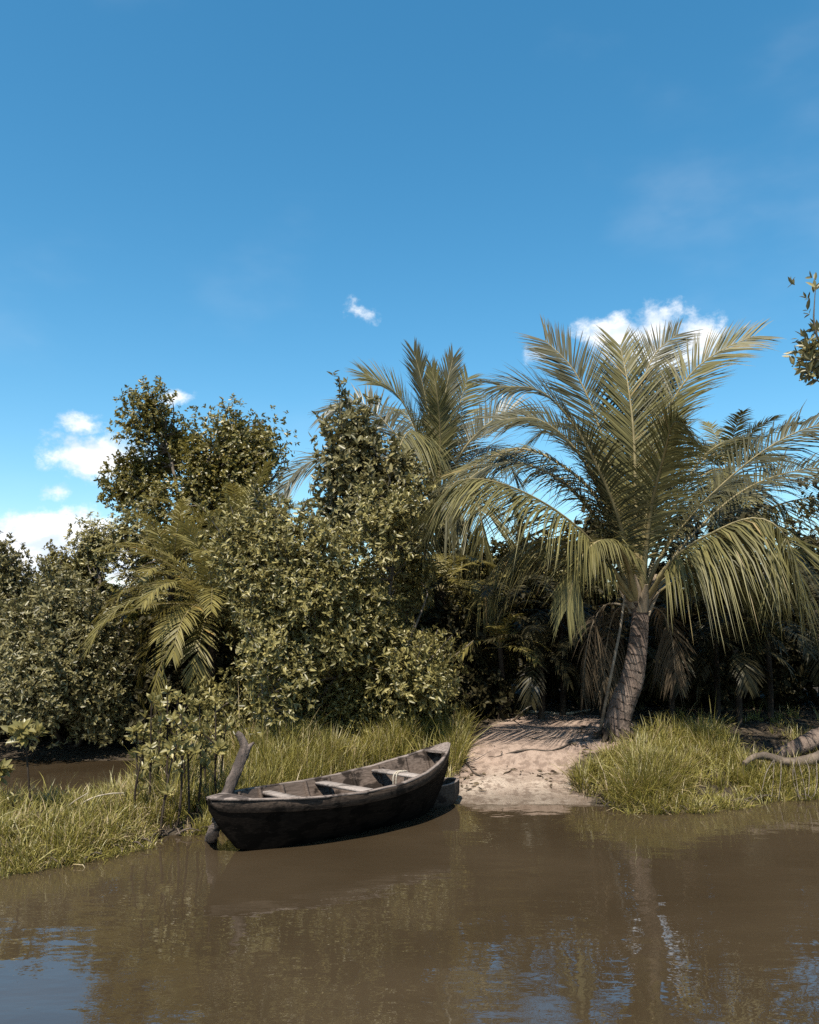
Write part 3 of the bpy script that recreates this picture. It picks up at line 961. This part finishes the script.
# tree beyond the right edge whose branch reaches into the picture
DR = 10.5
leafy('overhanging_tree', 'leafy branch of a tree reaching in from the right edge of the sky', 'tree', gbase(1010, DR, 1.5), [
    *[ell(824, 352, DR, 26, 30, .45)] * 3, *[ell(814, 290, DR, 20, 7, .2)] * 7, *[ell(822, 316, DR, 12, 10, .2)] * 5, ell(850, 300, DR, 30, 12, .4), ell(900, 330, DR, 70, 60, .8), ell(960, 300, DR, 90, 80, 1.0), ell(960, 400, DR + .3, 80, 60, 1.0), ell(930, 470, DR + .4, 70, 60, 1.0)],
    850, .14, .022, 'mangrove', 'bark', (4, 7), 6, .07, thr=-.7, clump=5, sig=.12, seed=101, shell=.9, cone=(20, 75), twigs=220)
# dense dark shrubs that close the background
gs = 'dense dark shrubs closing the background'
ls = 'dense dark shrub deep in the shade behind the palms'
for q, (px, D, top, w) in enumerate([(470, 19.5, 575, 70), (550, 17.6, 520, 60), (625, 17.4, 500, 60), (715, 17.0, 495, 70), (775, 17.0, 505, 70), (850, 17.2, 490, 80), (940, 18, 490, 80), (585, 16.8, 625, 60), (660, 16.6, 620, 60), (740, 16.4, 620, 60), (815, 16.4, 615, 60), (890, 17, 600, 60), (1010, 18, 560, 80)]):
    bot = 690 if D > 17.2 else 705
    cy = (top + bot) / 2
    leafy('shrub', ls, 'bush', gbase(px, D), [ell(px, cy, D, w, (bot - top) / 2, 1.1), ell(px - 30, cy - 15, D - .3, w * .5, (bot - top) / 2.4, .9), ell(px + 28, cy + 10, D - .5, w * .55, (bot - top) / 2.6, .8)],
          1300, .17, .045, 'shadedleaf', 'darkbark', (4, 7), 4, .05, thr=-.45, seed=200 + q, group=gs, twigs=60, shell=.7)
gs2 = 'background trees beyond the left bushes'
for q, (px, D, top, w) in enumerate([(20, 24, 610, 60), (90, 25, 590, 60), (170, 22, 575, 60), (250, 20, 560, 60), (330, 20, 565, 60), (400, 21, 560, 60), (-70, 22, 590, 70)]):
    cy = (top + 690) / 2
    leafy('background_tree', 'olive tree far back behind the left bushes and feathery palms', 'tree', gbase(px, D), [ell(px, cy, D, w, (690 - top) / 2, 1.3), ell(px - 25, cy + 15, D - .3, w * .6, (690 - top) / 2.6, 1.0)],
          1500, .19, .05, 'treeleaf', 'darkbark', (4, 7), 4, .06, thr=-.45, seed=300 + q, group=gs2, twigs=40, shell=.7)
gs3 = 'dark mangrove shrubs at the waterline'
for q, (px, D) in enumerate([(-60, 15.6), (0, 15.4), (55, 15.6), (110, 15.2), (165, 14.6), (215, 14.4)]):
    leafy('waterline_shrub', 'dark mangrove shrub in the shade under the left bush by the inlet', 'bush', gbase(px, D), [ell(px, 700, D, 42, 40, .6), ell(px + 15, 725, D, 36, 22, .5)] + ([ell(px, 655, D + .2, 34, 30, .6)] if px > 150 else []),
          1300, .14, .036, 'shadedleaf', 'darkbark', (4, 7), 6, .03, thr=-.45, seed=400 + q, group=gs3, twigs=60, shell=.8)

# a wood far behind, one mass
mb = MB()
nW = 16000
ang = rng.uniform(-1.0, 1.0, nW)
dist = rng.uniform(34, 60, nW)
x = np.tan(ang * .75) * dist
hh = 3.0 + .9 * sines(np.c_[x, dist, x * 0], .25, 9, 3)
P = np.c_[x, dist, .6 + hh * rng.random(nW) ** .7]
idx = np.repeat(np.arange(nW), 4)
leaves(mb, P[idx] + rng.normal(size=(len(idx), 3)) * .35, nrm(rng.normal(size=(len(idx), 3))), .45, .14)
o = mb.build('far_wood', M['treeleaf'])
tag(o, 'far wood filling the gaps between the trees', 'wood', kind='stuff')


# ------------------------------------------------------------------ grass
def grass(name, label, polypx, n_tuft, hgt, per=(12, 22), lean=.55, w=.0055, zguess=.2, margin=0.0, base_min=-.02, m='grass'):
    poly = px_poly(polypx, zguess)
    lo, hi = poly.min(0), poly.max(0)
    pts = []
    while len(pts) < n_tuft:
        q = rng.uniform(lo, hi, (n_tuft * 3, 2))
        dd = pdist(q, poly)
        keep = (dd + .12 * sines(np.c_[q, q[:, 0] * 0], 3, 5) > margin)
        q = q[keep]
        nz = sines(np.c_[q, q[:, 0] * 0], 2.6, 17, 3)
        q = q[rng.random(len(q)) < np.clip(.50 + 1.6 * nz, .02, 1) * np.clip(.25 + dd[keep] / .45, .2, 1)]
        pts += list(q)
    T = np.array(pts[:n_tuft])
    z, d, s = terrain(T)
    ok = (d > -.16) & (s < .62)
    T, z = T[ok], np.maximum(z[ok], -.03)
    hz = hgt * np.clip(.85 + .45 * sines(np.c_[T, T[:, 0] * 0], 1.7, 23, 2), .35, 1.5) * rng.uniform(.6, 1.2, len(T))
    hz = hz * np.clip(.18 - pdist(T, INLET) / 1.1, .22, 1) * np.clip(.6 + d[ok] / .5, .6, 1)
    k = rng.integers(per[0], per[1] + 1, len(T))
    idx = np.repeat(np.arange(len(T)), k)
    n = len(idx)
    a = rng.uniform(0, 6.283, n)
    o = np.stack([np.cos(a), np.sin(a), np.zeros(n)], 1)
    ln = hz[idx] * rng.uniform(.35, 1.1, n) * np.where(rng.random(n) < .04, 1.5, 1)
    B = np.c_[T[idx], z[idx] - .02] + o * (rng.random(n) * .05)[:, None]
    ben = lean * rng.gamma(2.0, .5, n)
    st = np.array([0, .4, .75, 1.0])
    wa = nrm(np.cross(o, [0, 0, 1.0]) + rng.normal(size=(n, 3)) * .35)
    pts = []
    V = np.empty((n, 7, 3))
    for q, s_ in enumerate(st):
        hx = ln * s_ * np.sin(np.clip(ben * s_ * .9 + .12, 0, 2.2))
        hv = ln * s_ * np.cos(np.clip(ben * s_ * .75, 0, 2.0))
        c = B + o * hx[:, None] + np.array([0, 0, 1.0]) * hv[:, None]
        wd = w * (1, .9, .55, 0)[q] * rng.uniform(.7, 1.3, n)
        if q < 3:
            V[:, 2 * q] = c - wa * wd[:, None]
            V[:, 2 * q + 1] = c + wa * wd[:, None]
        else:
            V[:, 6] = c
    mbg = MB()
    b = np.arange(n)[:, None] * 7
    mbg.add(V.reshape(-1, 3), np.concatenate([b + np.array([0, 1, 3, 2]), b + np.array([2, 3, 5, 4])]))
    mbg.f.append(b + np.array([4, 5, 6]))
    o = mbg.build(name, M[m])
    tag(o, label, 'grass', kind='stuff')
    return o


grass('grass', 'yellow green grass on the low spit at the left edge', [(-90, 806), (0, 808), (60, 802), (108, 794), (128, 780), (160, 785), (215, 800), (207, 834), (160, 842), (110, 856), (60, 866), (0, 876), (-90, 890)], 2100, .34, zguess=.06, lean=.85, per=(8, 17))
grass('grass', 'tall yellow green grass behind the boat', [(125, 778), (160, 790), (207, 832), (250, 818), (300, 807), (380, 798), (440, 797), (462, 775), (478, 742), (490, 715), (470, 700), (400, 725), (320, 748), (240, 760), (160, 765)], 4200, .56, zguess=.3, lean=.48)
grass('grass', 'grass clump spilling into the water right of the sand clearing', [(568, 772), (575, 795), (600, 808), (640, 816), (700, 814), (756, 805), (772, 785), (762, 768), (715, 753), (660, 752), (620, 762)], 2700, .42, zguess=.3, lean=.7)
grass('grass', 'grass below the log at the right edge', [(778, 795), (819, 799), (930, 797), (930, 768), (770, 774)], 1000, .42, zguess=.2)
grass('grass', 'sparse grass tufts on the shaded ground around the palm', [(650, 738), (720, 738), (800, 745), (930, 750), (930, 715), (660, 715)], 130, .35, zguess=.6)

grass('dry_grass', 'straw coloured dead stems among the grass on the low spit at left', [(-90, 806), (0, 808), (60, 802), (108, 794), (160, 785), (215, 800), (207, 834), (160, 842), (110, 856), (0, 876), (-90, 890)], 420, .36, zguess=.06, lean=1.2, per=(5, 10), w=.0045, m='drygrass')
grass('dry_grass', 'straw coloured dead stems among the tall grass behind the boat', [(125, 778), (207, 832), (300, 807), (440, 797), (478, 742), (470, 700), (320, 748), (160, 765)], 520, .58, zguess=.3, lean=.7, per=(4, 9), w=.0045, m='drygrass')
grass('dry_grass', 'straw coloured dead stems in the grass clump right of the sand', [(568, 772), (600, 808), (640, 816), (756, 805), (772, 785), (715, 753), (620, 762)], 420, .44, zguess=.3, lean=1.1, per=(5, 10), w=.0045, m='drygrass')

# ------------------------------------------------------------------ the boat
A = np.array([-1.93, 8.21])
Bv = np.array([.49, 10.4])
dv = Bv - A
LB = float(np.hypot(*dv))
yaw = math.atan2(dv[1], dv[0])
boat = empty('wooden_boat', 'long weathered wooden rowing boat with black tarred hull moored by the grass', 'boat', (A[0], A[1], 0))
boat.rotation_euler = (R(-2.5), 0, yaw)
boat.location.z = .06
BEAM = .55


def half(t):
    u = abs(2 * t - 1)
    return BEAM * (1 - u ** 2.3) ** .92 + .035


def rimz(t):
    return np.interp(t, [0, .12, .28, .45, .6, .75, .88, 1], [.475, .45, .42, .405, .42, .475, .565, .69])


def keelz(t):
    return np.interp(t, [0, .04, .10, .2, .5, .8, .90, .96, 1], [.37, .18, -.03, -.12, -.14, -.10, .0, .22, .42])


def lpart(mbx, name, m, parent, smooth=True):
    """boat parts are given in the boat's own frame (x along, y across)"""
    V = np.concatenate(mbx.v)
    mbx.v = [V]
    loc = world_of(parent)
    mbx.v = [V + np.array(loc)]
    return mbx.build(name, m, parent, smooth)


def loft(mbx, rows, closed=False):
    rows = np.array(rows)
    n, k = rows.shape[:2]
    i, j = np.meshgrid(np.arange(n - 1), np.arange(k - 1 + closed), indexing='ij')
    j2 = (j + 1) % k
    f = np.stack([i * k + j, i * k + j2, (i + 1) * k + j2, (i + 1) * k + j], -1).reshape(-1, 4)
    mbx.add(rows.reshape(-1, 3), f)


NS = 41
tt = np.linspace(0, 1, NS)


def section(t, inset=0.0):
    b, zr, zk = half(t) - inset, rimz(t), keelz(t) + inset * 1.2
    b = max(b, .012)
    lv = [(1.0, 1.0), (.93, .8), (.79, .55), (.56, .28), (.39, .07), (.30, 0.0), (0.0, -.02)]
    zs = [zk + (zr - zk) * v for _, v in lv]
    ys = [b * h for h, _ in lv]
    # soft curve to the stems: bottom narrows towards the ends
    nar = min(1, min(t, 1 - t) / .22) ** .6
    ys = [y * (1 - (1 - nar) * (1 - v) * .75) for y, (_, v) in zip(ys, lv)]
    left = [(t * LB, y, z) for y, z in zip(ys, zs)]
    right = [(t * LB, -y, z) for y, z in zip(ys[::-1][1:], zs[::-1][1:])]
    return left + right


mb = MB()
loft(mb, [section(t) for t in tt])
mb2 = MB()
for t in (0, 1):
    s = section(t)
    k = len(s)
    vv = np.array(s)
    mb.add(vv, [[q, q + 1, k - 2 - q, k - 1 - q] for q in range(k // 2 - 1)])
hull = lpart(mb, 'hull', M['tar'], boat, True)
mb = MB()
loft(mb, [section(t, .035) for t in np.linspace(.02, .98, NS)])
inner = lpart(mb, 'inner_planking', M['inside'], boat, True)
mb = MB()      # frames (ribs) inside
for t in (.16, .26, .36, .46, .56, .66, .76, .86, .93):
    s0, s1 = section(t, .035), section(t, .065)
    rows = [np.array(s0) + [-.018, 0, 0], np.array(s1) + [-.018, 0, 0], np.array(s1) + [.018, 0, 0], np.array(s0) + [.018, 0, 0]]
    loft(mb, rows)
lpart(mb, 'ribs', M['inside'], boat, False)
for sgn in (1, -1):
    mb = MB()    # top plank, a lighter strake slightly proud of the tarred side
    rows = []
    for t in np.linspace(0, 1, NS):
        b = half(t)
        zr, zk = rimz(t), keelz(t)
        h = min(.125, (zr - zk) * .5)
        f1 = np.interp(1 - h / (zr - zk), [.28, .55, .8, 1], [.56, .79, .93, 1])
        nar = min(1, min(t, 1 - t) / .22) ** .6
        f1 *= 1 - (1 - nar) * (h / (zr - zk)) * .75
        rows.append([(t * LB, sgn * (b + .002), zr - .004), (t * LB, sgn * (b + .014), zr - .004), (t * LB, sgn * (b * f1 + .016), zr - h), (t * LB, sgn * (b * f1 - .004), zr - h - .004)])
    loft(mb, rows)
    lpart(mb, 'top_plank', M['strake'], boat, False)
    mb = MB()    # gunwale cap
    rows = []
    for t in np.linspace(0, 1, NS):
        b, zr = half(t), rimz(t)
        wv = .004 * math.sin(t * 31) * (t > .05)
        o_, i_ = b + .019 + wv, max(b - .024, .004)
        rows.append([(t * LB, sgn * i_, zr - .012), (t * LB, sgn * i_, zr + .010), (t * LB, sgn * o_, zr + .010), (t * LB, sgn * o_, zr - .010)])
    loft(mb, rows, True)
    lpart(mb, 'gunwale', M['gunwale'], boat, False)


def board(mbx, c, sx, sy, sz, tilt=0, bev=.006):
    x, y, z = sx / 2, sy / 2, sz / 2
    e = bev
    V = []
    for zz, k in ((-z, e), (-z + e, 0), (z - e, 0), (z, e)):
        for a, b_ in ((-1, -1), (1, -1), (1, 1), (-1, 1)):
            V.append((c[0] + a * (x - k), c[1] + b_ * (y - k), c[2] + zz + tilt * b_ * y))
    f = [[0, 3, 2, 1], [12, 13, 14, 15]]
    for l in range(3):
        for q in range(4):
            f.append([l * 4 + q, l * 4 + (q + 1) % 4, l * 4 + 4 + (q + 1) % 4, l * 4 + 4 + q])
    mbx.add(V, f)


for t, w_, dz in ((.285, .13, .055), (.525, .15, .05), (.755, .15, .055)):
    mb = MB()
    board(mb, (t * LB, 0, rimz(t) - dz), w_, 2 * half(t) - .10, .03, .006)
    lpart(mb, 'thwart', M['thwart'], boat, False)
for t0, t1 in ((.0, .10), (.93, 1.0)):
    mb = MB()
    rows = []
    for t in np.linspace(t0, t1, 8):
        b, zr = half(t), rimz(t)
        rows.append([(t * LB, b - .0, zr - .014), (t * LB, b - .0, zr + .010), (t * LB, b * .3, zr + .017), (t * LB, -b * .3, zr + .017), (t * LB, -b + .0, zr + .010), (t * LB, -b + .0, zr - .014)])
    rows = np.array(rows)
    # keep the deck between the two gunwale caps
    rows[:, :, 1] *= .97
    loft(mb, rows, True)
    for rr_ in (rows[0], rows[-1]):
        mb.add(rr_, [[0, 1, 2, 5], [2, 3, 4, 5]])
    lpart(mb, 'end_deck', M['gunwale'], boat, False)
mb = MB()    # bilge boards on the floor
for q, y in enumerate((-.075, .075)):
    board(mb, (LB * .5, y, -.04), LB * .45, .13, .02)
lpart(mb, 'floor_boards', M['inside'], boat, False)
# rope looped over the far thwart
mb = MB()
ca, sa = math.cos(yaw), math.sin(yaw)


def bw(x, y, z):
    return np.array([A[0] + ca * x - sa * y, A[1] + sa * x + ca * y, z])


tz = rimz(.755) - .035
x0 = .755 * LB
tube(mb, [bw(x0 - .09, -.02, tz - .17), bw(x0 - .085, -.03, tz), bw(x0, -.03, tz + .022), bw(x0 + .085, -.02, tz), bw(x0 + .09, 0, tz - .12)], [.009, .009], k=6, n=30)
tube(mb, [bw(x0 - .085, .03, tz - .2), bw(x0 - .09, .02, tz - .02), bw(x0, .01, tz + .022), bw(x0 + .088, .02, tz - .03), bw(x0 + .1, .05, tz - .14)], [.009, .009], k=6, n=30)
o = mb.build('rope', M['rope'], smooth=True, loc=bw(x0, 0, tz))
o.location.z += .05
tag(o, 'short rope looped over the boat bench nearest the far tip', 'rope')

# small dugout behind the far end of the boat
e = gr(459, 781, .27)
dgx = np.array([e[0], e[1], 0])
dug = empty('dugout_canoe', 'small dark dugout, only its rounded end showing beyond the far tip of the boat', 'boat', dgx)
ddir = np.array([-.83, -.12, 0])
ddir /= np.linalg.norm(ddir)
dprp = np.array([-ddir[1], ddir[0], 0])
mb = MB()
mi = MB()
LD = 1.15
rows, rin = [], []
for t in np.linspace(0, 1, 22):
    u = abs(2 * t - 1)
    hb = .24 * (1 - u ** 3) ** .6 + .03
    zr = .24 + .05 * u ** 2
    zk = -.08 + .20 * max(0, (u - .72) / .28) ** 1.6
    r_, q_ = [], []
    for a in np.linspace(0, math.pi, 13):
        pt = dgx + ddir * (t * LD) + dprp * (math.cos(a) * hb)
        r_.append(pt + np.array([0, 0, zr - (zr - zk) * math.sin(a) ** .7]))
        pt = dgx + ddir * (.03 + t * (LD - .06)) + dprp * (math.cos(a) * max(hb - .025, .008))
        q_.append(pt + np.array([0, 0, zr - (zr - zk - .03) * math.sin(a) ** .7]))
    rows.append(r_)
    rin.append(q_)
loft(mb, rows)
loft(mi, rin)
k = 13
for r_ in (rows[0], rows[-1]):
    mb.add(r_, [[q, q + 1, 11 - q, 12 - q] for q in range(6)])
rim = MB()
for s in (0, 12):
    loft(rim, [[rows[q][s], rows[q][s] + np.array([0, 0, .012]), rin[q][s] + np.array([0, 0, .012]), rin[q][s]] for q in range(22)], True)
mb.build('hull', M['dug'], dug, True)
mi.build('inner_hull', M['dug'], dug, True)
rim.build('rim', M['gunwale'], dug)

# leaning mooring post
mb = MB()
Pp = [gr(209, 845, -.2), at(214, 830, 8.40), at(222, 808, 8.60), at(232, 782, 8.78), at(241, 760, 8.92), at(245, 750, 8.96)]
tube(mb, Pp, [.07, .066, .058, .055, .057, .062], k=14, n=44, jitter=.10)
tube(mb, [at(245, 753, 8.96), at(244, 744, 8.96), at(240, 736, 8.96), at(236.5, 733, 8.96)], [.06, .048, .042, .03], k=10, n=12, jitter=.05)
tube(mb, [at(245, 752, 8.96), at(249, 747, 8.96), at(254, 742.5, 8.96)], [.05, .03, .012], k=9, n=8, jitter=.05)
o = mb.build('mooring_post', M['drift'], smooth=True, loc=gr(209, 846, 0))
tag(o, 'leaning knobbly driftwood post in the water at the near tip of the boat', 'post')

# pole leaning on the palm
mb = MB()
pb = gr(599, 741, .45)
pb[2] = zt(pb[0], pb[1]) - .02
tube(mb, [pb, at(611, 675, 12.35), at(620, 630, 12.45), at(625, 592, 12.5)], [.026, .024, .02, .016], k=8, n=30, jitter=.04)
o = mb.build('wooden_pole', M['bamboo'], smooth=True, loc=pb)
tag(o, 'thin wooden pole leaning against the trunk of the largest palm', 'pole')

# logs at the right edge
mb = MB()
DG = 11.3
tube(mb, pp([(744, 764, -.2), (752, 758, -.1), (766, 756, 0), (786, 762, 0), (805, 761, .1), (830, 754, .2), (900, 740, .4)], DG), [.03, .05, .065, .075, .08, .09, .10], k=12, n=60, jitter=.09)
log = empty('fallen_log', 'pale bent log with hanging roots lying along the bank at the right edge', 'log', at(786, 760, DG))
mb.build('stem', M['log'], log, smooth=True)
for q in range(8):
    px = rng.uniform(762, 818)
    p0 = at(px, 760, DG - .05)
    p2 = at(px + rng.normal() * 9, 797 + rng.normal() * 5, DG - .55 - rng.random() * .3)
    p2[2] = max(p2[2], -.04)
    mr = MB()
    tube(mr, [p0, (p0 + p2) / 2 + rng.normal(size=3) * .06, p2], [.008, .006, .003], k=5, n=12)
    mr.build('root', M['bark'], log, smooth=True)
mb = MB()
tube(mb, pp([(776, 757, .7), (792, 750, .8), (806, 744, .85), (825, 736, .9), (900, 715, 1.2)], DG), [.09, .13, .145, .16, .19], k=16, n=60, jitter=.02)
o = mb.build('fallen_palm_trunk', M['palmtrunk'], smooth=True, attr='along', loc=at(806, 744, DG + .85))
tag(o, 'ringed palm trunk fallen behind the pale log at the right edge', 'log')


# ------------------------------------------------------------------ saplings
def sapling(label, px, py, top, D_z, nwh, leaf=.15, group=None, lean=0.0, mt='sapling', lo_=.45):
    b = gr(px, py, D_z)
    b[2] = zt(b[0], b[1]) - .03
    t = at(px + lean, top, b[1] + rng.normal() * .05)
    o = empty('mangrove_sapling', label, 'sapling', b, group)
    ms = MB()
    Q = tube(ms, [b, b * .6 + t * .4 + rng.normal(size=3) * .02, t], [.016, .012, .006], k=6, n=20)
    ml = MB()
    h = t[2] - b[2]
    tips = [(t, np.array([0, 0, 1.0]))]
    for q in range(nwh - 1):
        s = Q[int(rng.uniform(lo_, .95) * 19)]
        a = rng.uniform(0, 6.28)
        d = np.array([math.cos(a), math.sin(a), .9])
        d /= np.linalg.norm(d)
        e = s + d * rng.uniform(.08, .22) * min(1, h)
        tube(ms, [s, (s + e) / 2 + [0, 0, -.01], e], [.008, .004], k=5, n=6, cap=False)
        tips.append((e, d))
    for e, d in tips:
        n = rng.integers(7, 11)
        ax = np.repeat(d[None], n, 0)
        th = np.radians(rng.uniform(15, 85, n))
        ph = np.arange(n) * 2.4
        t1 = nrm(np.cross(ax, [.3, .8, .2]))
        t2 = np.cross(ax, t1)
        dr = ax * np.cos(th)[:, None] + (t1 * np.cos(ph)[:, None] + t2 * np.sin(ph)[:, None]) * np.sin(th)[:, None]
        sz = rng.uniform(.7, 1.15, n)
        leaves(ml, np.repeat(e[None], n, 0) - ax * rng.uniform(0, .05, n)[:, None], dr, leaf * sz, leaf * .2 * sz, up=ax + rng.normal(size=ax.shape) * .2)
    ms.build('stem', M['darkbark'], o, smooth=True)
    ml.build('leaves', M[mt], o)
    return o


sapling('lone mangrove sapling with a dark bare stem standing before the inlet', 31, 822, 728, .12, 7, .16, lean=-6, lo_=.80)
sapling('short pale sapling cut by the left edge beside the lone one', -3, 822, 766, .12, 5, .13, lo_=.7)
sapling('tiny sapling low in the grass left of the lone mangrove sapling', 12, 826, 800, .12, 1, .13)
gsap = 'mangrove saplings in the grass left of the boat'
for q, (px, py, top, n) in enumerate([(138, 800, 728, 6), (150, 806, 700, 7), (166, 802, 690, 9), (178, 812, 712, 8), (197, 806, 702, 7), (186, 798, 695, 8), (206, 798, 716, 6), (158, 792, 706, 7), (222, 792, 722, 6), (136, 812, 752, 4), (146, 796, 716, 8), (172, 794, 700, 10), (190, 812, 722, 8), (214, 804, 700, 8), (160, 818, 740, 6)]):
    sapling('pale mangrove sapling on a thin stem in the thicket left of the post', px, py, top, .2, n, .105, gsap, lean=rng.normal() * 6, lo_=.4)

# ------------------------------------------------------------------ sticks, litter
def stick(name, label, pts, r, m='stick', cat='stick', group=None, k=6):
    mbx = MB()
    tube(mbx, pts, r, k=k, n=24, jitter=.05)
    o = mbx.build(name, M[m], smooth=True, loc=pts[0])
    return tag(o, label, cat, group)


stick('bare_stick', 'long pale bare stick arching over the grass before the inlet', [gr(62, 818, .12), at(88, 800, 9.0), at(108, 794, 9.1), at(124, 793, 9.2)], [.012, .010, .006])
stick('bare_stick', 'shorter pale stick slanting out of the grass before the inlet', [gr(58, 818, .1), at(72, 803, 8.8), at(88, 793, 8.9)], [.009, .005])


def onground(pts, r):
    out = []
    for px, py, zg in pts:
        p = gr(px, py, zg)
        p[2] = zt(p[0], p[1]) + r * .7
        out.append(p)
    return out


stick('driftwood_branch', 'dark crooked root lying along the ledge of the sand clearing', onground([(494, 756, .35), (512, 754, .38), (530, 752, .4), (552, 751, .42), (575, 747, .42), (600, 744, .45)], .006), [.006, .014, .010, .013, .009, .005], 'debris', 'branch')
stick('driftwood_branch', 'short dark twig above the ledge in the middle of the sand clearing', onground([(526, 735, .52), (540, 739, .5), (552, 736, .52), (566, 738, .5)], .005), [.005, .011, .009, .004], 'debris', 'branch')
stick('driftwood_branch', 'dark thin root nearest the water on the sand clearing', onground([(484, 776, .2), (475, 772, .2), (466, 768, .2), (452, 765, .2)], .02), [.006, .012, .012, .005], 'debris', 'branch')
stick('dry_stalk', 'pale dry stalk lying across the back of the sand clearing', onground([(497, 716, .6), (530, 713, .62), (565, 714, .62), (590, 711, .63)], .03), [.02, .035, .03, .012], 'stick', 'stick')
stick('dry_stalk', 'pale leaning stalk at the back left of the sand clearing', [gr(514, 720, .6), at(524, 710, 13.2), at(531, 706, 13.4)], [.018, .012, .006], 'stick', 'stick')
mb = MB()     # leaf litter
nL = 5000
poly = px_poly([(440, 790), (600, 800), (660, 745), (819, 740), (819, 705), (480, 705)], .45)
q = rng.uniform(poly.min(0), poly.max(0), (nL * 2, 2))
q = q[pdist(q, poly) > 0][:nL]
z, d, s = terrain(q)
cl = sines(np.c_[q, q[:, 0] * 0], 3.2, 77, 3)
ok = (d > .1) & ((s < .5) | (cl > .28))
q, z = q[ok], z[ok]
a = rng.uniform(0, 6.28, len(q))
leaves(mb, np.c_[q, z + .012], np.stack([np.cos(a), np.sin(a), rng.normal(size=len(q)) * .15], 1), rng.uniform(.03, .15, len(q)), rng.uniform(.006, .022, len(q)))
o = mb.build('leaf_litter', M['deadfrond'])
tag(o, 'dead leaves and bits of frond strewn on the ground', 'leaf litter', kind='stuff')
mb = MB()     # mud and root tangle along the water's edge
for q in range(150):
    seg = rng.choice(len(shore) - 2, p=None)
    u = rng.random()
    p = shore[seg] * (1 - u) + shore[seg + 1] * u
    if p[0] < -4.5 or p[0] > 6.5 or (.1 < p[0] < 2.4):
        continue
    p = p + rng.normal(size=2) * .05
    a = rng.uniform(0, 6.28)
    l = rng.uniform(.08, .3)
    p0 = np.array([p[0], p[1], .02])
    p2 = p0 + np.array([math.cos(a), math.sin(a), .1]) * l
    tube(mb, [p0, (p0 + p2) / 2 + [0, 0, .04], p2], [.012, .010, .004], k=5, n=8)
o = mb.build('shore_debris', M['debris'], smooth=True)
tag(o, "dark twigs and roots tangled along the water's edge", 'debris', kind='stuff')
